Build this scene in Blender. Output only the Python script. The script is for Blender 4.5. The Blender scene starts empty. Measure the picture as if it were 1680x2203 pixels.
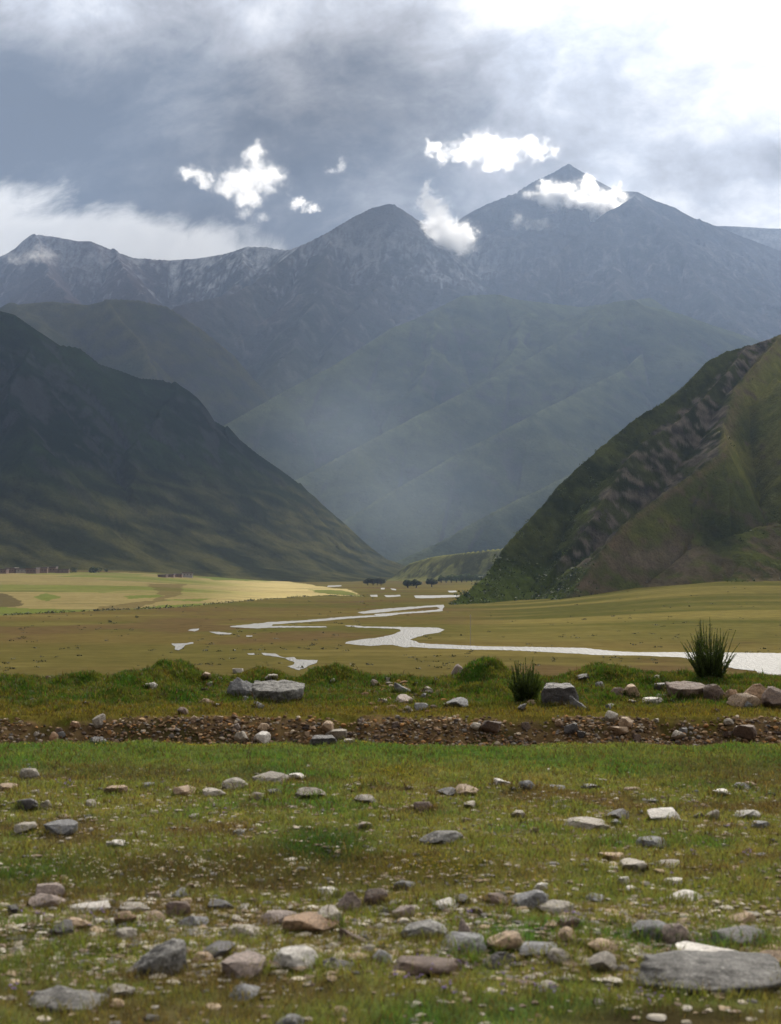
import bpy, bmesh, math, random
import numpy as np
from mathutils import Vector, Matrix, Euler
C = bpy.context.scene
R = math.radians
rng = np.random.default_rng(7)
random.seed(7)

# ------------------------------------------------------------------ camera, world, sun, exposure
CAM_H = 1.6
PITCH = math.atan((1225 - 1101.5) / 3026.0)
cd = bpy.data.cameras.new('camera')
cd.sensor_fit = 'VERTICAL'; cd.sensor_height = 36; cd.sensor_width = 36 * 781 / 1024
cd.lens = 18 / math.tan(R(20))
cd.clip_start = 0.1; cd.clip_end = 60000
cd.dof.use_dof = True; cd.dof.focus_distance = 900; cd.dof.aperture_fstop = 4.8
cam = bpy.data.objects.new('camera', cd); C.collection.objects.link(cam)
cam.location = (0, 0, CAM_H); cam.rotation_euler = (math.pi / 2 + PITCH, 0, 0)
C.camera = cam
C.view_settings.view_transform = 'Standard'; C.view_settings.look = 'None'
C.view_settings.exposure = 0.0; C.view_settings.gamma = 1.0
C.cycles.use_denoising = True
C.cycles.volume_bounces = 8; C.cycles.volume_step_rate = 0.3; C.cycles.volume_max_steps = 256
C.cycles.transparent_max_bounces = 16
C.cycles.max_bounces = 10; C.cycles.diffuse_bounces = 2; C.cycles.glossy_bounces = 2

SUN_AZ, SUN_EL = R(15), R(36)
SUN_DIR = Vector((math.sin(SUN_AZ) * math.cos(SUN_EL), math.cos(SUN_AZ) * math.cos(SUN_EL), math.sin(SUN_EL)))
sl = bpy.data.lights.new('sun', 'SUN'); sl.energy = 4.9; sl.angle = R(1.5); sl.color = (1.0, 0.93, 0.82)
sun = bpy.data.objects.new('sun', sl); C.collection.objects.link(sun)
sun.rotation_euler = SUN_DIR.to_track_quat('Z', 'Y').to_euler()

class NT:
    """short-hand for building node trees"""
    def __init__(s, tree): s.t = tree; s.n = tree.nodes; s.l = tree.links
    def node(s, kind, **kw):
        n = s.n.new(kind)
        for k, v in kw.items(): setattr(n, k, v)
        return n
    def put(s, inp, v):
        if hasattr(v, 'is_linked') or hasattr(v, 'links'): s.l.new(v, inp)
        else: inp.default_value = v
    def math(s, op, a, b=None, c=None, clamp=False):
        n = s.node('ShaderNodeMath', operation=op); n.use_clamp = clamp
        for i, v in enumerate((a, b, c)):
            if v is not None: s.put(n.inputs[i], v)
        return n.outputs[0]
    def vmath(s, op, a, b=None, out=0):
        n = s.node('ShaderNodeVectorMath', operation=op)
        s.put(n.inputs[0], a)
        if b is not None: s.put(n.inputs[1], b)
        return n.outputs[out]
    def noise(s, vec, scale, detail=4, rough=0.55, dist=0.0, out=0):
        n = s.node('ShaderNodeTexNoise')
        s.put(n.inputs['Vector'], vec); n.inputs['Scale'].default_value = scale
        n.inputs['Detail'].default_value = detail; n.inputs['Roughness'].default_value = rough
        n.inputs['Distortion'].default_value = dist
        return n.outputs[out]
    def ramp(s, f, stops, interp='LINEAR'):
        n = s.node('ShaderNodeValToRGB'); cr = n.color_ramp; cr.interpolation = interp
        while len(cr.elements) > 1: cr.elements.remove(cr.elements[-1])
        for i, (p, c) in enumerate(stops):
            e = cr.elements[0] if i == 0 else cr.elements.new(p)
            e.position = p; e.color = (*c, 1) if len(c) == 3 else c
        s.put(n.inputs[0], f); return n.outputs[0]
    def mix(s, f, a, b, blend='MIX'):
        n = s.node('ShaderNodeMix', data_type='RGBA', blend_type=blend)
        s.put(n.inputs[0], f)
        for i, v in ((6, a), (7, b)):
            if isinstance(v, tuple) and len(v) == 3: v = (*v, 1)
            s.put(n.inputs[i], v)
        return n.outputs[2]
    def smooth(s, v, a, b):
        n = s.node('ShaderNodeMapRange', interpolation_type='SMOOTHSTEP')
        s.put(n.inputs[0], v); n.inputs[1].default_value = a; n.inputs[2].default_value = b
        n.inputs[3].default_value = 0; n.inputs[4].default_value = 1
        return n.outputs[0]
    def xyz(s, x, y, z):
        n = s.node('ShaderNodeCombineXYZ')
        for i, v in enumerate((x, y, z)): s.put(n.inputs[i], v)
        return n.outputs[0]

def make_world():
    w = bpy.data.worlds.new('World'); C.world = w; w.use_nodes = True
    T = NT(w.node_tree); T.n.clear()
    tc = T.node('ShaderNodeTexCoord'); d = tc.outputs['Generated']
    sp = T.node('ShaderNodeSeparateXYZ'); T.l.new(d, sp.inputs[0])
    X, Y, Z = sp.outputs
    yy = T.math('MAXIMUM', T.math('ABSOLUTE', Y), 0.35)
    px = T.math('MAXIMUM', T.math('MINIMUM', T.math('DIVIDE', X, yy), 0.6), -0.6)
    pz = T.math('MAXIMUM', T.math('MINIMUM', T.math('DIVIDE', Z, yy), 0.8), 0.0)
    # streaky cloud coordinates: cloud decks seen low above the horizon, drawn out along the wind
    ca, sa = math.cos(R(14)), math.sin(R(14))
    u = T.math('ADD', T.math('MULTIPLY', px, ca), T.math('MULTIPLY', pz, sa))
    v = T.math('ADD', T.math('MULTIPLY', px, -sa), T.math('MULTIPLY', pz, ca))
    sv = T.xyz(u, T.math('MULTIPLY', v, 1.55), 0.0)
    warp = T.vmath('SCALE', T.vmath('SUBTRACT', T.noise(sv, 5, 3, out=1), (0.5, 0.5, 0.5)), None)
    warp.node.inputs['Scale'].default_value = 0.12
    wv = T.vmath('ADD', sv, warp)
    n1 = T.noise(T.vmath('ADD', wv, (3.1, 7.7, 0)), 5.5, 9, 0.55)
    n2 = T.noise(T.vmath('ADD', wv, (13.1, 1.7, 2)), 15, 8, 0.6)
    base = T.math('MULTIPLY_ADD', px, 1.42, 0.43)                      # brighter towards the sun
    up = T.math('MULTIPLY', T.math('MAXIMUM', T.math('SUBTRACT', pz, 0.30), 0.0), 3.6)
    b = T.math('ADD', base, up)
    # dense grey bank low on the left, thin bright rift above it
    def blob(cx, cz, rx, rz, amp):
        a = T.math('POWER', T.math('DIVIDE', T.math('SUBTRACT', px, cx), rx), 2.0)
        c = T.math('POWER', T.math('DIVIDE', T.math('SUBTRACT', pz, cz), rz), 2.0)
        return T.math('MULTIPLY', T.math('EXPONENT', T.math('MULTIPLY', T.math('ADD', a, c), -1.0)), amp)
    for args in SKY_BLOBS: b = T.math('ADD', b, blob(*args))
    b = T.math('MULTIPLY', b, T.math('MULTIPLY_ADD', T.smooth(Y, -0.5, 0.35), 0.62, 0.38))
    b = T.math('ADD', b, T.math('MULTIPLY', T.math('SUBTRACT', n1, 0.5), 1.5))
    b = T.math('ADD', b, T.math('MULTIPLY', T.math('SUBTRACT', n2, 0.5), 0.85))
    n3 = T.noise(T.vmath('ADD', T.xyz(px, T.math('MULTIPLY', pz, 1.25), 0.0), (5.3, 2.2, 7)), 11, 7, 0.58)
    b = T.math('ADD', b, T.math('MULTIPLY', T.math('SUBTRACT', n3, 0.5), 1.15))
    col = T.ramp(T.math('MULTIPLY', b, 0.625), [(0.0, (.050, .049, .050)), (0.16, (.112, .109, .110)), (0.30, (.235, .226, .222)), (0.45, (.430, .408, .400)),
                     (0.60, (.66, .655, .67)), (0.76, (1.05, 1.02, 1.0)), (1.0, (1.7, 1.62, 1.5))])
    # the pale cloud bank lying behind the snow ridge on the left
    edge = T.math('ADD', T.math('MULTIPLY_ADD', px, -0.188, 0.2225), T.math('MULTIPLY', T.math('SUBTRACT', n2, 0.5), 0.065))
    edge = T.math('ADD', edge, T.math('MULTIPLY', T.math('SUBTRACT', n1, 0.5), 0.015))
    bank = T.smooth(T.math('SUBTRACT', edge, pz), -0.006, 0.016)
    bank = T.math('MULTIPLY', bank, T.smooth(T.math('MULTIPLY', px, -1.0), 0.065, 0.085))
    bank = T.math('MULTIPLY', bank, T.smooth(Y, 0.0, 0.3))
    bcol = T.ramp(n1, [(0.3, (.60, .57, .53)), (0.65, (1.0, .95, .87))])
    col = T.mix(bank, col, bcol)
    bg = T.node('ShaderNodeBackground'); T.l.new(col, bg.inputs[0]); bg.inputs[1].default_value = SKY_STRENGTH
    sky = T.node('ShaderNodeTexSky', sky_type='NISHITA'); sky.sun_disc = False
    sky.sun_elevation = SUN_EL; sky.sun_rotation = SUN_AZ; sky.altitude = 4000
    bs = T.node('ShaderNodeBackground'); T.l.new(sky.outputs[0], bs.inputs[0]); bs.inputs[1].default_value = 0.05
    ms = T.node('ShaderNodeMixShader'); ms.inputs[0].default_value = 0.97   # cloud cover
    T.l.new(bs.outputs[0], ms.inputs[1]); T.l.new(bg.outputs[0], ms.inputs[2])
    out = T.node('ShaderNodeOutputWorld'); T.l.new(ms.outputs[0], out.inputs[0])
SKY_STRENGTH = 1.0
SKY_BLOBS = [(-.30, .30, .16, .05, -.22), (-.22, .40, .10, .03, .22), (-.10, .385, .04, .03, .25), (-.07, .25, .14, .04, -.13),
             (.26, .33, .16, .08, .30), (.13, .405, .16, .04, .35)]
make_world()

# ------------------------------------------------------------------ helpers
F = 3026.0                                    # focal length in picture units (picture 1680 x 2203)
cp, spn = math.cos(PITCH), math.sin(PITCH)
def ray(xd, yd):
    x, z = (xd - 840) / F, (1101.5 - yd) / F
    return np.array([x, cp - spn * z, spn + cp * z])
def at(xd, yd, dist):
    """the point seen at (xd, yd) lying at world distance y = dist"""
    d = ray(xd, yd); k = dist / d[1]
    return np.array([d[0] * k, dist, CAM_H + d[2] * k])
def project(x, y, z):
    zc = z - CAM_H
    f = cp * y + spn * zc; up = cp * zc - spn * y
    f = np.maximum(f, 1e-3)
    return 840 + F * x / f, 1101.5 - F * up / f

def _hash(ix, iy, seed):
    h = (ix.astype(np.int64) * 374761393 + iy.astype(np.int64) * 668265263 + seed * 974634541) & 0xffffffff
    h = ((h ^ (h >> 13)) * 1274126177) & 0xffffffff
    return (h ^ (h >> 16)) & 0xffff
def perlin(x, y, seed=0):
    x = np.asarray(x, float); y = np.asarray(y, float)
    ix, iy = np.floor(x), np.floor(y); fx, fy = x - ix, y - iy
    u = fx * fx * fx * (fx * (fx * 6 - 15) + 10); v = fy * fy * fy * (fy * (fy * 6 - 15) + 10)
    def g(ax, ay, dx, dy):
        a = _hash(ax, ay, seed) * (2 * math.pi / 65536)
        return np.cos(a) * dx + np.sin(a) * dy
    a = g(ix, iy, fx, fy); b = g(ix + 1, iy, fx - 1, fy); c = g(ix, iy + 1, fx, fy - 1); d = g(ix + 1, iy + 1, fx - 1, fy - 1)
    return (a + (b - a) * u + (c - a) * v + (a - b - c + d) * u * v) * 1.5
def fbm(x, y, seed=0, oct=5, gain=.5, lac=2.03):
    t = 0; a = 1; s = 0
    for i in range(oct):
        t = t + a * perlin(x, y, seed + i * 17); s += a; a *= gain; x = x * lac; y = y * lac
    return t / s
def ridged(x, y, seed=0, oct=4, gain=.5):
    t = 0; a = 1; s = 0
    for i in range(oct):
        t = t + a * (1 - 2 * np.abs(perlin(x, y, seed + i * 31))); s += a; a *= gain; x = x * 2.1; y = y * 2.1
    return t / s
def sstep(v, a, b):
    t = np.clip((v - a) / (b - a), 0, 1); return t * t * (3 - 2 * t)
def inside(px, py, poly):
    px = np.asarray(px); py = np.asarray(py); r = np.zeros(px.shape, bool)
    n = len(poly)
    for i in range(n):
        (x1, y1), (x2, y2) = poly[i], poly[(i + 1) % n]
        if y1 == y2: continue
        c = ((y1 > py) != (y2 > py)) & (px < (x2 - x1) * (py - y1) / (y2 - y1) + x1)
        r ^= c
    return r
def lerp(a, b, t):
    t = np.asarray(t)[..., None]; return a * (1 - t) + b * t
def V3(*c): return np.array(c, float)

def mesh_np(name, verts, faces, cols=None, smooth=True):
    """verts (n,3), faces list of arrays (m,k)"""
    me = bpy.data.meshes.new(name)
    verts = np.asarray(verts, np.float32)
    fl = [np.asarray(f, np.int32) for f in (faces if isinstance(faces, list) else [faces]) if len(f)]
    me.vertices.add(len(verts)); me.vertices.foreach_set('co', verts.ravel())
    loops = np.concatenate([f.ravel() for f in fl]); tot = np.concatenate([np.full(len(f), f.shape[1], np.int32) for f in fl])
    start = np.concatenate([[0], np.cumsum(tot)[:-1]]).astype(np.int32)
    me.loops.add(len(loops)); me.loops.foreach_set('vertex_index', loops)
    me.polygons.add(len(tot)); me.polygons.foreach_set('loop_start', start); me.polygons.foreach_set('loop_total', tot)
    me.polygons.foreach_set('use_smooth', np.full(len(tot), smooth))
    if cols is not None:
        a = me.color_attributes.new('tint', 'FLOAT_COLOR', 'POINT')
        cc = np.ones((len(verts), 4), np.float32); cc[:, :3] = np.clip(cols, 0, 1); a.data.foreach_set('color', cc.ravel())
    me.update(); me.validate()
    return me
def link(name, me, mat=None, parent=None, loc=None):
    o = bpy.data.objects.new(name, me); C.collection.objects.link(o)
    if mat is not None:
        if me.materials: me.materials[0] = mat
        else: me.materials.append(mat)
    if parent is not None: o.parent = parent
    if loc is not None: o.location = loc
    return o
def tag(o, label, cat, group=None, kind=None):
    o['label'] = label; o['category'] = cat
    if group: o['group'] = group
    if kind: o['kind'] = kind
    return o
def grid_faces(nr, nc):
    i = np.arange(nr * nc).reshape(nr, nc)
    return np.stack([i[:-1, :-1], i[:-1, 1:], i[1:, 1:], i[1:, :-1]], -1).reshape(-1, 4)

def new_mat(name):
    m = bpy.data.materials.new(name); m.use_nodes = True
    T = NT(m.node_tree); T.n.clear()
    out = T.node('ShaderNodeOutputMaterial'); bsdf = T.node('ShaderNodeBsdfPrincipled')
    T.l.new(bsdf.outputs[0], out.inputs[0])
    return m, T, bsdf, out
def terrain_mat(name, s1, s2, bump_scale, bump_dist, var=0.45, stretch=(1, 1, 1), rough=0.95, bump_strength=0.7):
    """albedo from the painted tint broken up by two scales of noise, plus bump"""
    m, T, b, out = new_mat(name)
    at_ = T.node('ShaderNodeAttribute', attribute_name='tint')
    tc = T.node('ShaderNodeTexCoord'); ob = tc.outputs['Object']
    ob = T.vmath('MULTIPLY', ob, stretch)
    n1 = T.noise(ob, s1, 6, 0.62); n2 = T.noise(ob, s2, 5, 0.65)
    k = T.math('MULTIPLY', T.math('MULTIPLY_ADD', n1, 2 * var, 1 - var), T.math('MULTIPLY_ADD', n2, 2 * var, 1 - var))
    col = T.mix(1.0, at_.outputs['Color'], T.xyz(k, k, k), 'MULTIPLY')
    T.l.new(col, b.inputs['Base Color'])
    b.inputs['Roughness'].default_value = rough
    b.inputs['Specular IOR Level'].default_value = 0.0
    bn = T.node('ShaderNodeBump'); bn.inputs['Strength'].default_value = bump_strength; bn.inputs['Distance'].default_value = bump_dist
    T.l.new(T.noise(ob, bump_scale, 7, 0.65), bn.inputs['Height']); T.l.new(bn.outputs[0], b.inputs['Normal'])
    return m
# ------------------------------------------------------------------ the ground: meadow, ditch, verge, slope, valley floor
BASE = -15.0
MOUNDS = [  # picture x, y distance, height, half width x, half depth
    (375, 18.6, .27, .30, .5), (300, 17.9, .19, .45, .5), (440, 18.4, .09, .25, .4), (565, 18.8, .18, .33, .4), (130, 18.2, .07, .25, .4),
    (60, 17.2, .07, .45, .4), (235, 17.4, .08, .2, .3), (20, 18.8, .09, .3, .4), (700, 18.6, .17, .3, .4), (790, 18.8, .06, .3, .4),
    (1035, 18.6, .30, .26, .4), (1090, 18.2, .14, .25, .4), (1050, 17.3, .10, .25, .25), (1320, 18.8, .20, .42, .5), (1400, 18.2, .10, .3, .4),
    (1230, 18.6, .06, .3, .4), (1500, 18.6, .10, .5, .5), (1640, 18.4, .08, .4, .5), (1560, 17.0, .05, .5, .4), (330, 16.7, .05, .5, .4), (930, 18.4, .05, .4, .4),
    (120, 16.8, .07, .3, .3), (380, 16.8, .05, .3, .3), (1250, 17.2, .05, .4, .4)]
_tr = random.Random(31)
TUSS = [(_tr.uniform(-5.5, 5.5), _tr.uniform(15.9, 19.3), _tr.uniform(.03, .09), _tr.uniform(.12, .30)) for _ in range(46)]
TUSS += [(_tr.uniform(-3, 3), _tr.uniform(5, 12.8), _tr.uniform(.015, .045), _tr.uniform(.10, .26)) for _ in range(60)]
def tussocks(x, y, z):
    for (tx, ty, th, tr) in TUSS:
        m = np.nonzero((np.abs(x - tx) < 3 * tr) & (np.abs(y - ty) < 3 * tr))[0]
        if len(m): z[m] += th * np.exp(-(((x[m] - tx) / tr) ** 2 + ((y[m] - ty) / tr) ** 2) * (1 + .4 * fbm(x[m] * 6, y[m] * 6, 18, 2)))
    return z
def ground_z(x, y):
    x = np.asarray(x, float); y = np.asarray(y, float)
    wob = .24 * fbm(x * .8, x * 0 + 3.3, 5, 3) + .05 * fbm(x * 4, x * 0 + 9.1, 6, 3)
    ys = y + wob
    yb = y + .34 * fbm(x * .9, x * 0 + 1.3, 8, 3) + .14 * fbm(x * 3.3, x * 0 + 5.1, 9, 3)
    near = np.interp(ys, [-80, 0, 4, 9, 12.2, 13.1, 13.3, 13.6, 14.2], [.4, .05, 0, -.01, .0, -.035, -.07, -.26, -.33])
    far = np.interp(yb, [14.2, 14.75, 14.95, 15.15, 15.3, 15.7, 17.5, 19.2, 20.2, 22, 60, 115, 130], [-.33, -.31, -.22, -.06, .0, .035, .08, .10, .04, -.25, -8.5, -14.8, BASE])
    z = np.where(y < 14.2, near, far)
    nearm = 1 - sstep(y, 19.5, 30)
    # gentle hummocks of the meadow
    bankm = sstep(np.abs(y - 14.5), .6, 1.3)
    z = z + sstep(y, 15.7, 17) * (1 - sstep(y, 19.6, 22)) * (.055 * fbm(x * 1.3, y * 1.1, 16, 3) + .03 * fbm(x * 3.1, y * 3, 17, 2))
    z = z + nearm * bankm * (.05 * fbm(x * .9, y * .9, 11, 3) + .022 * fbm(x * 3.6, y * 3.6, 12, 3))
    z = z + nearm * (1 - bankm) * (.04 * fbm(x * 5, y * 7, 14, 3))
    if z.ndim and z.size > 20000:
        k = (y > 4) & (y < 20.5)
        if k.any(): z[k] = tussocks(x[k], y[k], z[k])
    for (tx, ty, th, tr) in (TUSS if z.size <= 20000 and ((y > 4) & (y < 20.5)).any() else []):
        m = (np.abs(x - tx) < 3 * tr) & (np.abs(y - ty) < 3 * tr)
        if m.any(): z = np.where(m, z + th * np.exp(-(((x - tx) / tr) ** 2 + ((y - ty) / tr) ** 2) * (1 + .4 * fbm(x * 6, y * 6, 18, 2))), z)
    for (xd, my, h, rx, ry) in MOUNDS:
        mx = (xd - 840) / F * my
        q = ((x - mx) / rx) ** 2 + ((y - my) / ry) ** 2
        if h > .12: q = q * (1 + .35 * fbm(x * 5, y * 5, 15, 2))
        z = z + np.where(y > 15.2, h * np.exp(-q * np.sqrt(q + .05) * .9), 0)
    z = z + sstep(y, 20, 40) * (1 - sstep(y, 90, 140)) * .5 * fbm(x * .1, y * .1, 21, 3)
    # valley floor: alluvial fans rising to both sides
    u = x / np.maximum(y, 1)
    lf = 13.5 * np.clip((y - 520) / 1000, 0, 1.25) * sstep(-u, .05, .22)
    rf = 15.0 * np.clip((y - 360) / 480, 0, 1.6) * sstep(u, .06, .25)
    z = z + lf + rf
    rough = sstep(y, 140, 260)
    z = z + rough * .22 * fbm(x * .02, y * .02, 23, 3) * (sstep(np.abs(u - .02), .1, .2) * .8 + .1)
    return z
def raycast(xd, yd, y0=3.0, y1=4000.0):
    d = ray(xd, yd)
    ys = np.geomspace(y0, y1, 2600)
    k = ys / d[1]; X = d[0] * k; Zr = CAM_H + d[2] * k
    below = np.nonzero(Zr < ground_z(X, ys))[0]
    i = below[0] if len(below) else len(ys) - 1
    a, b = (ys[i - 1], ys[i]) if i else (ys[0], ys[0])
    for _ in range(18):
        m = .5 * (a + b); k = m / d[1]
        if CAM_H + d[2] * k < ground_z(d[0] * k, m): b = m
        else: a = m
    k = b / d[1]
    return np.array([d[0] * k, b, float(ground_z(d[0] * k, b))])
def on_floor(xd, yd, z):
    d = ray(xd, yd); k = (z - CAM_H) / d[2]; return np.array([d[0] * k, d[1] * k, z])

LUSH, MEADOW, DRY, BROWN, EARTH = V3(.078, .145, .034), V3(.138, .160, .046), V3(.205, .180, .068), V3(.110, .078, .042), V3(.085, .058, .032)
def meadow_tint(x, y):
    """what grows where on the meadow and verge (albedo)"""
    n = fbm(x * .7, y * .9, 41, 4); n2 = fbm(x * 2.3, y * 3.1, 42, 4); n3 = fbm(x * .35, y * 1.6, 47, 3)
    c = lerp(MEADOW, DRY, np.clip(.42 + 1.2 * n2 + .5 * n, 0, 1))
    c = lerp(c, LUSH, sstep(n + .5 * n2 + .25 * sstep(y, 9.6, 11.6), .08, .55))
    c = lerp(c, BROWN, sstep(n3 + .7 * n2, .05, .42) * .8 * (1 - .6 * sstep(y, 10.5, 12)))
    for (cx, cy, rx, ry, col, k) in PATCHES:
        q = ((x - cx) / rx) ** 2 + ((y - cy) / ry) ** 2
        c = lerp(c, col, k * np.clip(1.25 * np.exp(-q) + .5 * n2 * np.exp(-q * .5), 0, 1))
    v = sstep(y, 14.7, 15.05)
    vc = lerp(V3(.040, .082, .011), V3(.120, .102, .022), np.clip(.25 + 1.1 * n2 + 1.0 * (1 - sstep(y, 15.3, 16.6)), 0, 1))
    c = lerp(c, vc, v)
    return c
def patch(xd, yd, rxd, ryd, col, k):
    d = ray(xd, yd); y = -CAM_H / d[2] * d[1]; x = d[0] / d[1] * y
    dy = CAM_H * F / (yd - 1225) - CAM_H * F / (yd + ryd - 1225)
    return (x, y, rxd / F * y, max(dy, .15), col, k)
PATCHES = [patch(690, 1818, 110, 40, V3(.030, .080, .016), .95), patch(420, 1872, 330, 45, V3(.062, .052, .024), .8), patch(850, 1880, 260, 40, V3(.070, .058, .026), .7),
           patch(60, 1870, 130, 50, V3(.045, .085, .02), .7), patch(900, 1865, 120, 22, V3(.12, .10, .02), .6), patch(1580, 1660, 150, 40, V3(.085, .07, .035), .7),
           patch(250, 1660, 200, 16, V3(.075, .065, .032), .7), patch(1450, 2185, 260, 30, V3(.035, .024, .014), .85), patch(930, 2190, 60, 30, V3(.04, .07, .02), .6),
           patch(200, 1620, 500, 26, LUSH, .6), patch(1000, 1620, 500, 28, LUSH, .6), patch(880, 2190, 100, 40, LUSH, .8), patch(60, 2080, 160, 60, LUSH, .5),
           patch(845, 1665, 60, 16, V3(.14, .12, .02), .6), patch(160, 2170, 160, 40, V3(.12, .11, .04), .6), patch(400, 2165, 260, 40, V3(.115, .095, .04), .6)]

FIELD = [(-200, 1345), (0, 1324), (200, 1314), (380, 1307), (480, 1297), (560, 1290), (640, 1284), (700, 1281), (785, 1283), (745, 1268), (690, 1262), (600, 1247), (430, 1240), (300, 1232), (-200, 1228)]
GREENF = [[(255, 1313), (350, 1302), (480, 1296), (380, 1308)], [(70, 1284), (100, 1276), (130, 1284), (95, 1294)], [(0, 1306), (60, 1309), (190, 1312), (180, 1317), (0, 1330), (-200, 1340), (-200, 1300)],
          [(420, 1240), (470, 1249), (600, 1250), (560, 1244)], [(270, 1282), (345, 1279), (345, 1284), (280, 1289)], [(660, 1268), (740, 1270), (785, 1283), (700, 1278)], [(330, 1291), (460, 1287), (430, 1294)]]
TRACKF = [(315, 1256), (400, 1256), (385, 1280), (340, 1296), (240, 1322), (195, 1322), (215, 1306), (330, 1290), (348, 1282), (330, 1266)]
KNOLL = [(-200, 1285), (0, 1276), (30, 1284), (52, 1300), (30, 1306), (-200, 1310)]

def ground_tint(X, Y, Z):
    px, py = project(X, Y, Z)
    wx, wy = X + 1.2 * fbm(X * .02, Y * .02, 77, 3), Y
    n = 1.5 * fbm(X * .011, Y * .009, 51, 5); n2 = 1.4 * fbm(X * .05, Y * .03, 52, 4); n3 = fbm(X * .0035, Y * .0085, 53, 4)
    st = 1.3 * fbm(X * .004 + 2, Y * .03, 57, 4)
    c = lerp(V3(.100, .076, .026), V3(.076, .072, .020), np.clip(.5 + 1.3 * n3 + .8 * st, 0, 1))
    c = lerp(c, V3(.090, .060, .028), sstep(n + .4 * n2, .05, .45) * .8)
    c = lerp(c, V3(.135, .108, .036), sstep(st - n * .5, .12, .45) * .7)
    # right fan: paler grass
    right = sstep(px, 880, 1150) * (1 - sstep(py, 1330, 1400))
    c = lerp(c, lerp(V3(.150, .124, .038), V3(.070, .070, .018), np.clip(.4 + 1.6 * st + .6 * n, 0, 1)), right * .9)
    # cultivated terraces
    jx = px + 16 * fbm(px * .02, py * .2, 60, 4); jy = py + 1.6 * fbm(px * .02, py * .3, 61, 3)
    fm = inside(jx, jy, FIELD) & (Y > 300)
    band = np.floor((Y * .011 + .25 * X * .011 + .7 * fbm(X * .004, Y * .004, 62, 2)))
    hsh = (_hash(band, np.floor(X * .006 + band * .37), 5) % 100) / 100.
    fc = lerp(V3(.205, .165, .070), V3(.125, .135, .036), np.clip(hsh * 1.5 - .35, 0, 1))
    fc = lerp(fc, V3(.46, .37, .17), sstep(px, 380, 620) * .8)  # sunlit glow of the right-hand strip painted into the field colour
    fc = fc * (1 + .25 * fbm(X * .02, Y * .05, 66, 3))[..., None]
    for g in GREENF: fc = lerp(fc, V3(.098, .125, .026), inside(jx, jy, g) * .85)
    fc = lerp(fc, V3(.085, .062, .026), inside(jx, jy, TRACKF) * .6)
    fc = lerp(fc, V3(.075, .06, .03), inside(jx, jy, KNOLL) * .85)
    lines = sstep(fbm(X * .006, Y * .05, 63, 3), .30, .38)
    fc = lerp(fc, V3(.07, .065, .03), lines * .6)
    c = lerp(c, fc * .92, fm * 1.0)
    # slope under the verge
    c = lerp(c, V3(.075, .09, .03), 1 - sstep(Y, 90, 150))
    near = 1 - sstep(Y, 21, 26)
    m = meadow_tint(X, Y) * .72
    c = lerp(c, m, near)
    earth = sstep(Y, 13.25, 13.5) * (1 - sstep(Y + .3 * fbm(X * 2.5, Y * 2, 71, 3), 15.15, 15.35))
    ec = lerp(EARTH, V3(.130, .088, .040), np.clip(.4 + 1.4 * fbm(X * 3, Z * 9, 72, 4), 0, 1))
    ec = lerp(ec, V3(.05, .042, .016), sstep(fbm(X * 1.7, Z * 3, 73, 3), .1, .4))
    c = lerp(c, ec, earth)
    return c

def build_ground():
    AP = 7.0
    ys = np.concatenate([np.linspace(-25, 3.5, 24)[:-1], np.geomspace(3.5 + AP, 13 + AP, 150)[:-1] - AP, np.linspace(13, 21, 240)[:-1], np.geomspace(21, 11500, 620)])
    us = np.concatenate([np.linspace(-.36, -.30, 12)[:-1], np.linspace(-.30, .30, 640), np.linspace(.30, .36, 12)[1:]])
    Yg, U = np.meshgrid(ys, us, indexing='ij')
    X = U * (np.abs(Yg) + AP)
    Z = ground_z(X, Yg)
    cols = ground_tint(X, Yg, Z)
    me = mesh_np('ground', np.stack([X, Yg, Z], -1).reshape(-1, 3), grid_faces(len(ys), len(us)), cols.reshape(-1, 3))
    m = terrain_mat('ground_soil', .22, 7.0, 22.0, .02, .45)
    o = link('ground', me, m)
    tag(o, 'green meadow, stony ditch and wide brown valley floor with pale fields', 'ground', kind='structure')
    return o
build_ground()

# ------------------------------------------------------------------ water
def water_mat():
    m, T, b, out = new_mat('river_water')
    tc = T.node('ShaderNodeTexCoord'); ob = tc.outputs['Object']
    b.inputs['Base Color'].default_value = (.10, .10, .09, 1); b.inputs['Roughness'].default_value = 0.50
    b.inputs['IOR'].default_value = 1.33; b.inputs['Specular IOR Level'].default_value = 0.5
    n = T.noise(T.vmath('MULTIPLY', ob, (1.3, .13, 1)), 1.0, 4, 0.75)
    bn = T.node('ShaderNodeBump'); bn.inputs['Strength'].default_value = 1.0; bn.inputs['Distance'].default_value = WATER_BUMP
    T.l.new(n, bn.inputs['Height']); T.l.new(bn.outputs[0], b.inputs['Normal'])
    return m
WATER_BUMP = .75
WM = water_mat()
q1 = lambda pts: [(700 + a * .20833, 1198.75 + b * .20833) for a, b in pts]
q4 = lambda pts: [(350 + a * .36458, 1268.75 + b * .36458) for a, b in pts]
q6 = lambda pts: [(840 + a * .5, 1269 + b * .5) for a, b in pts]
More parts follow.
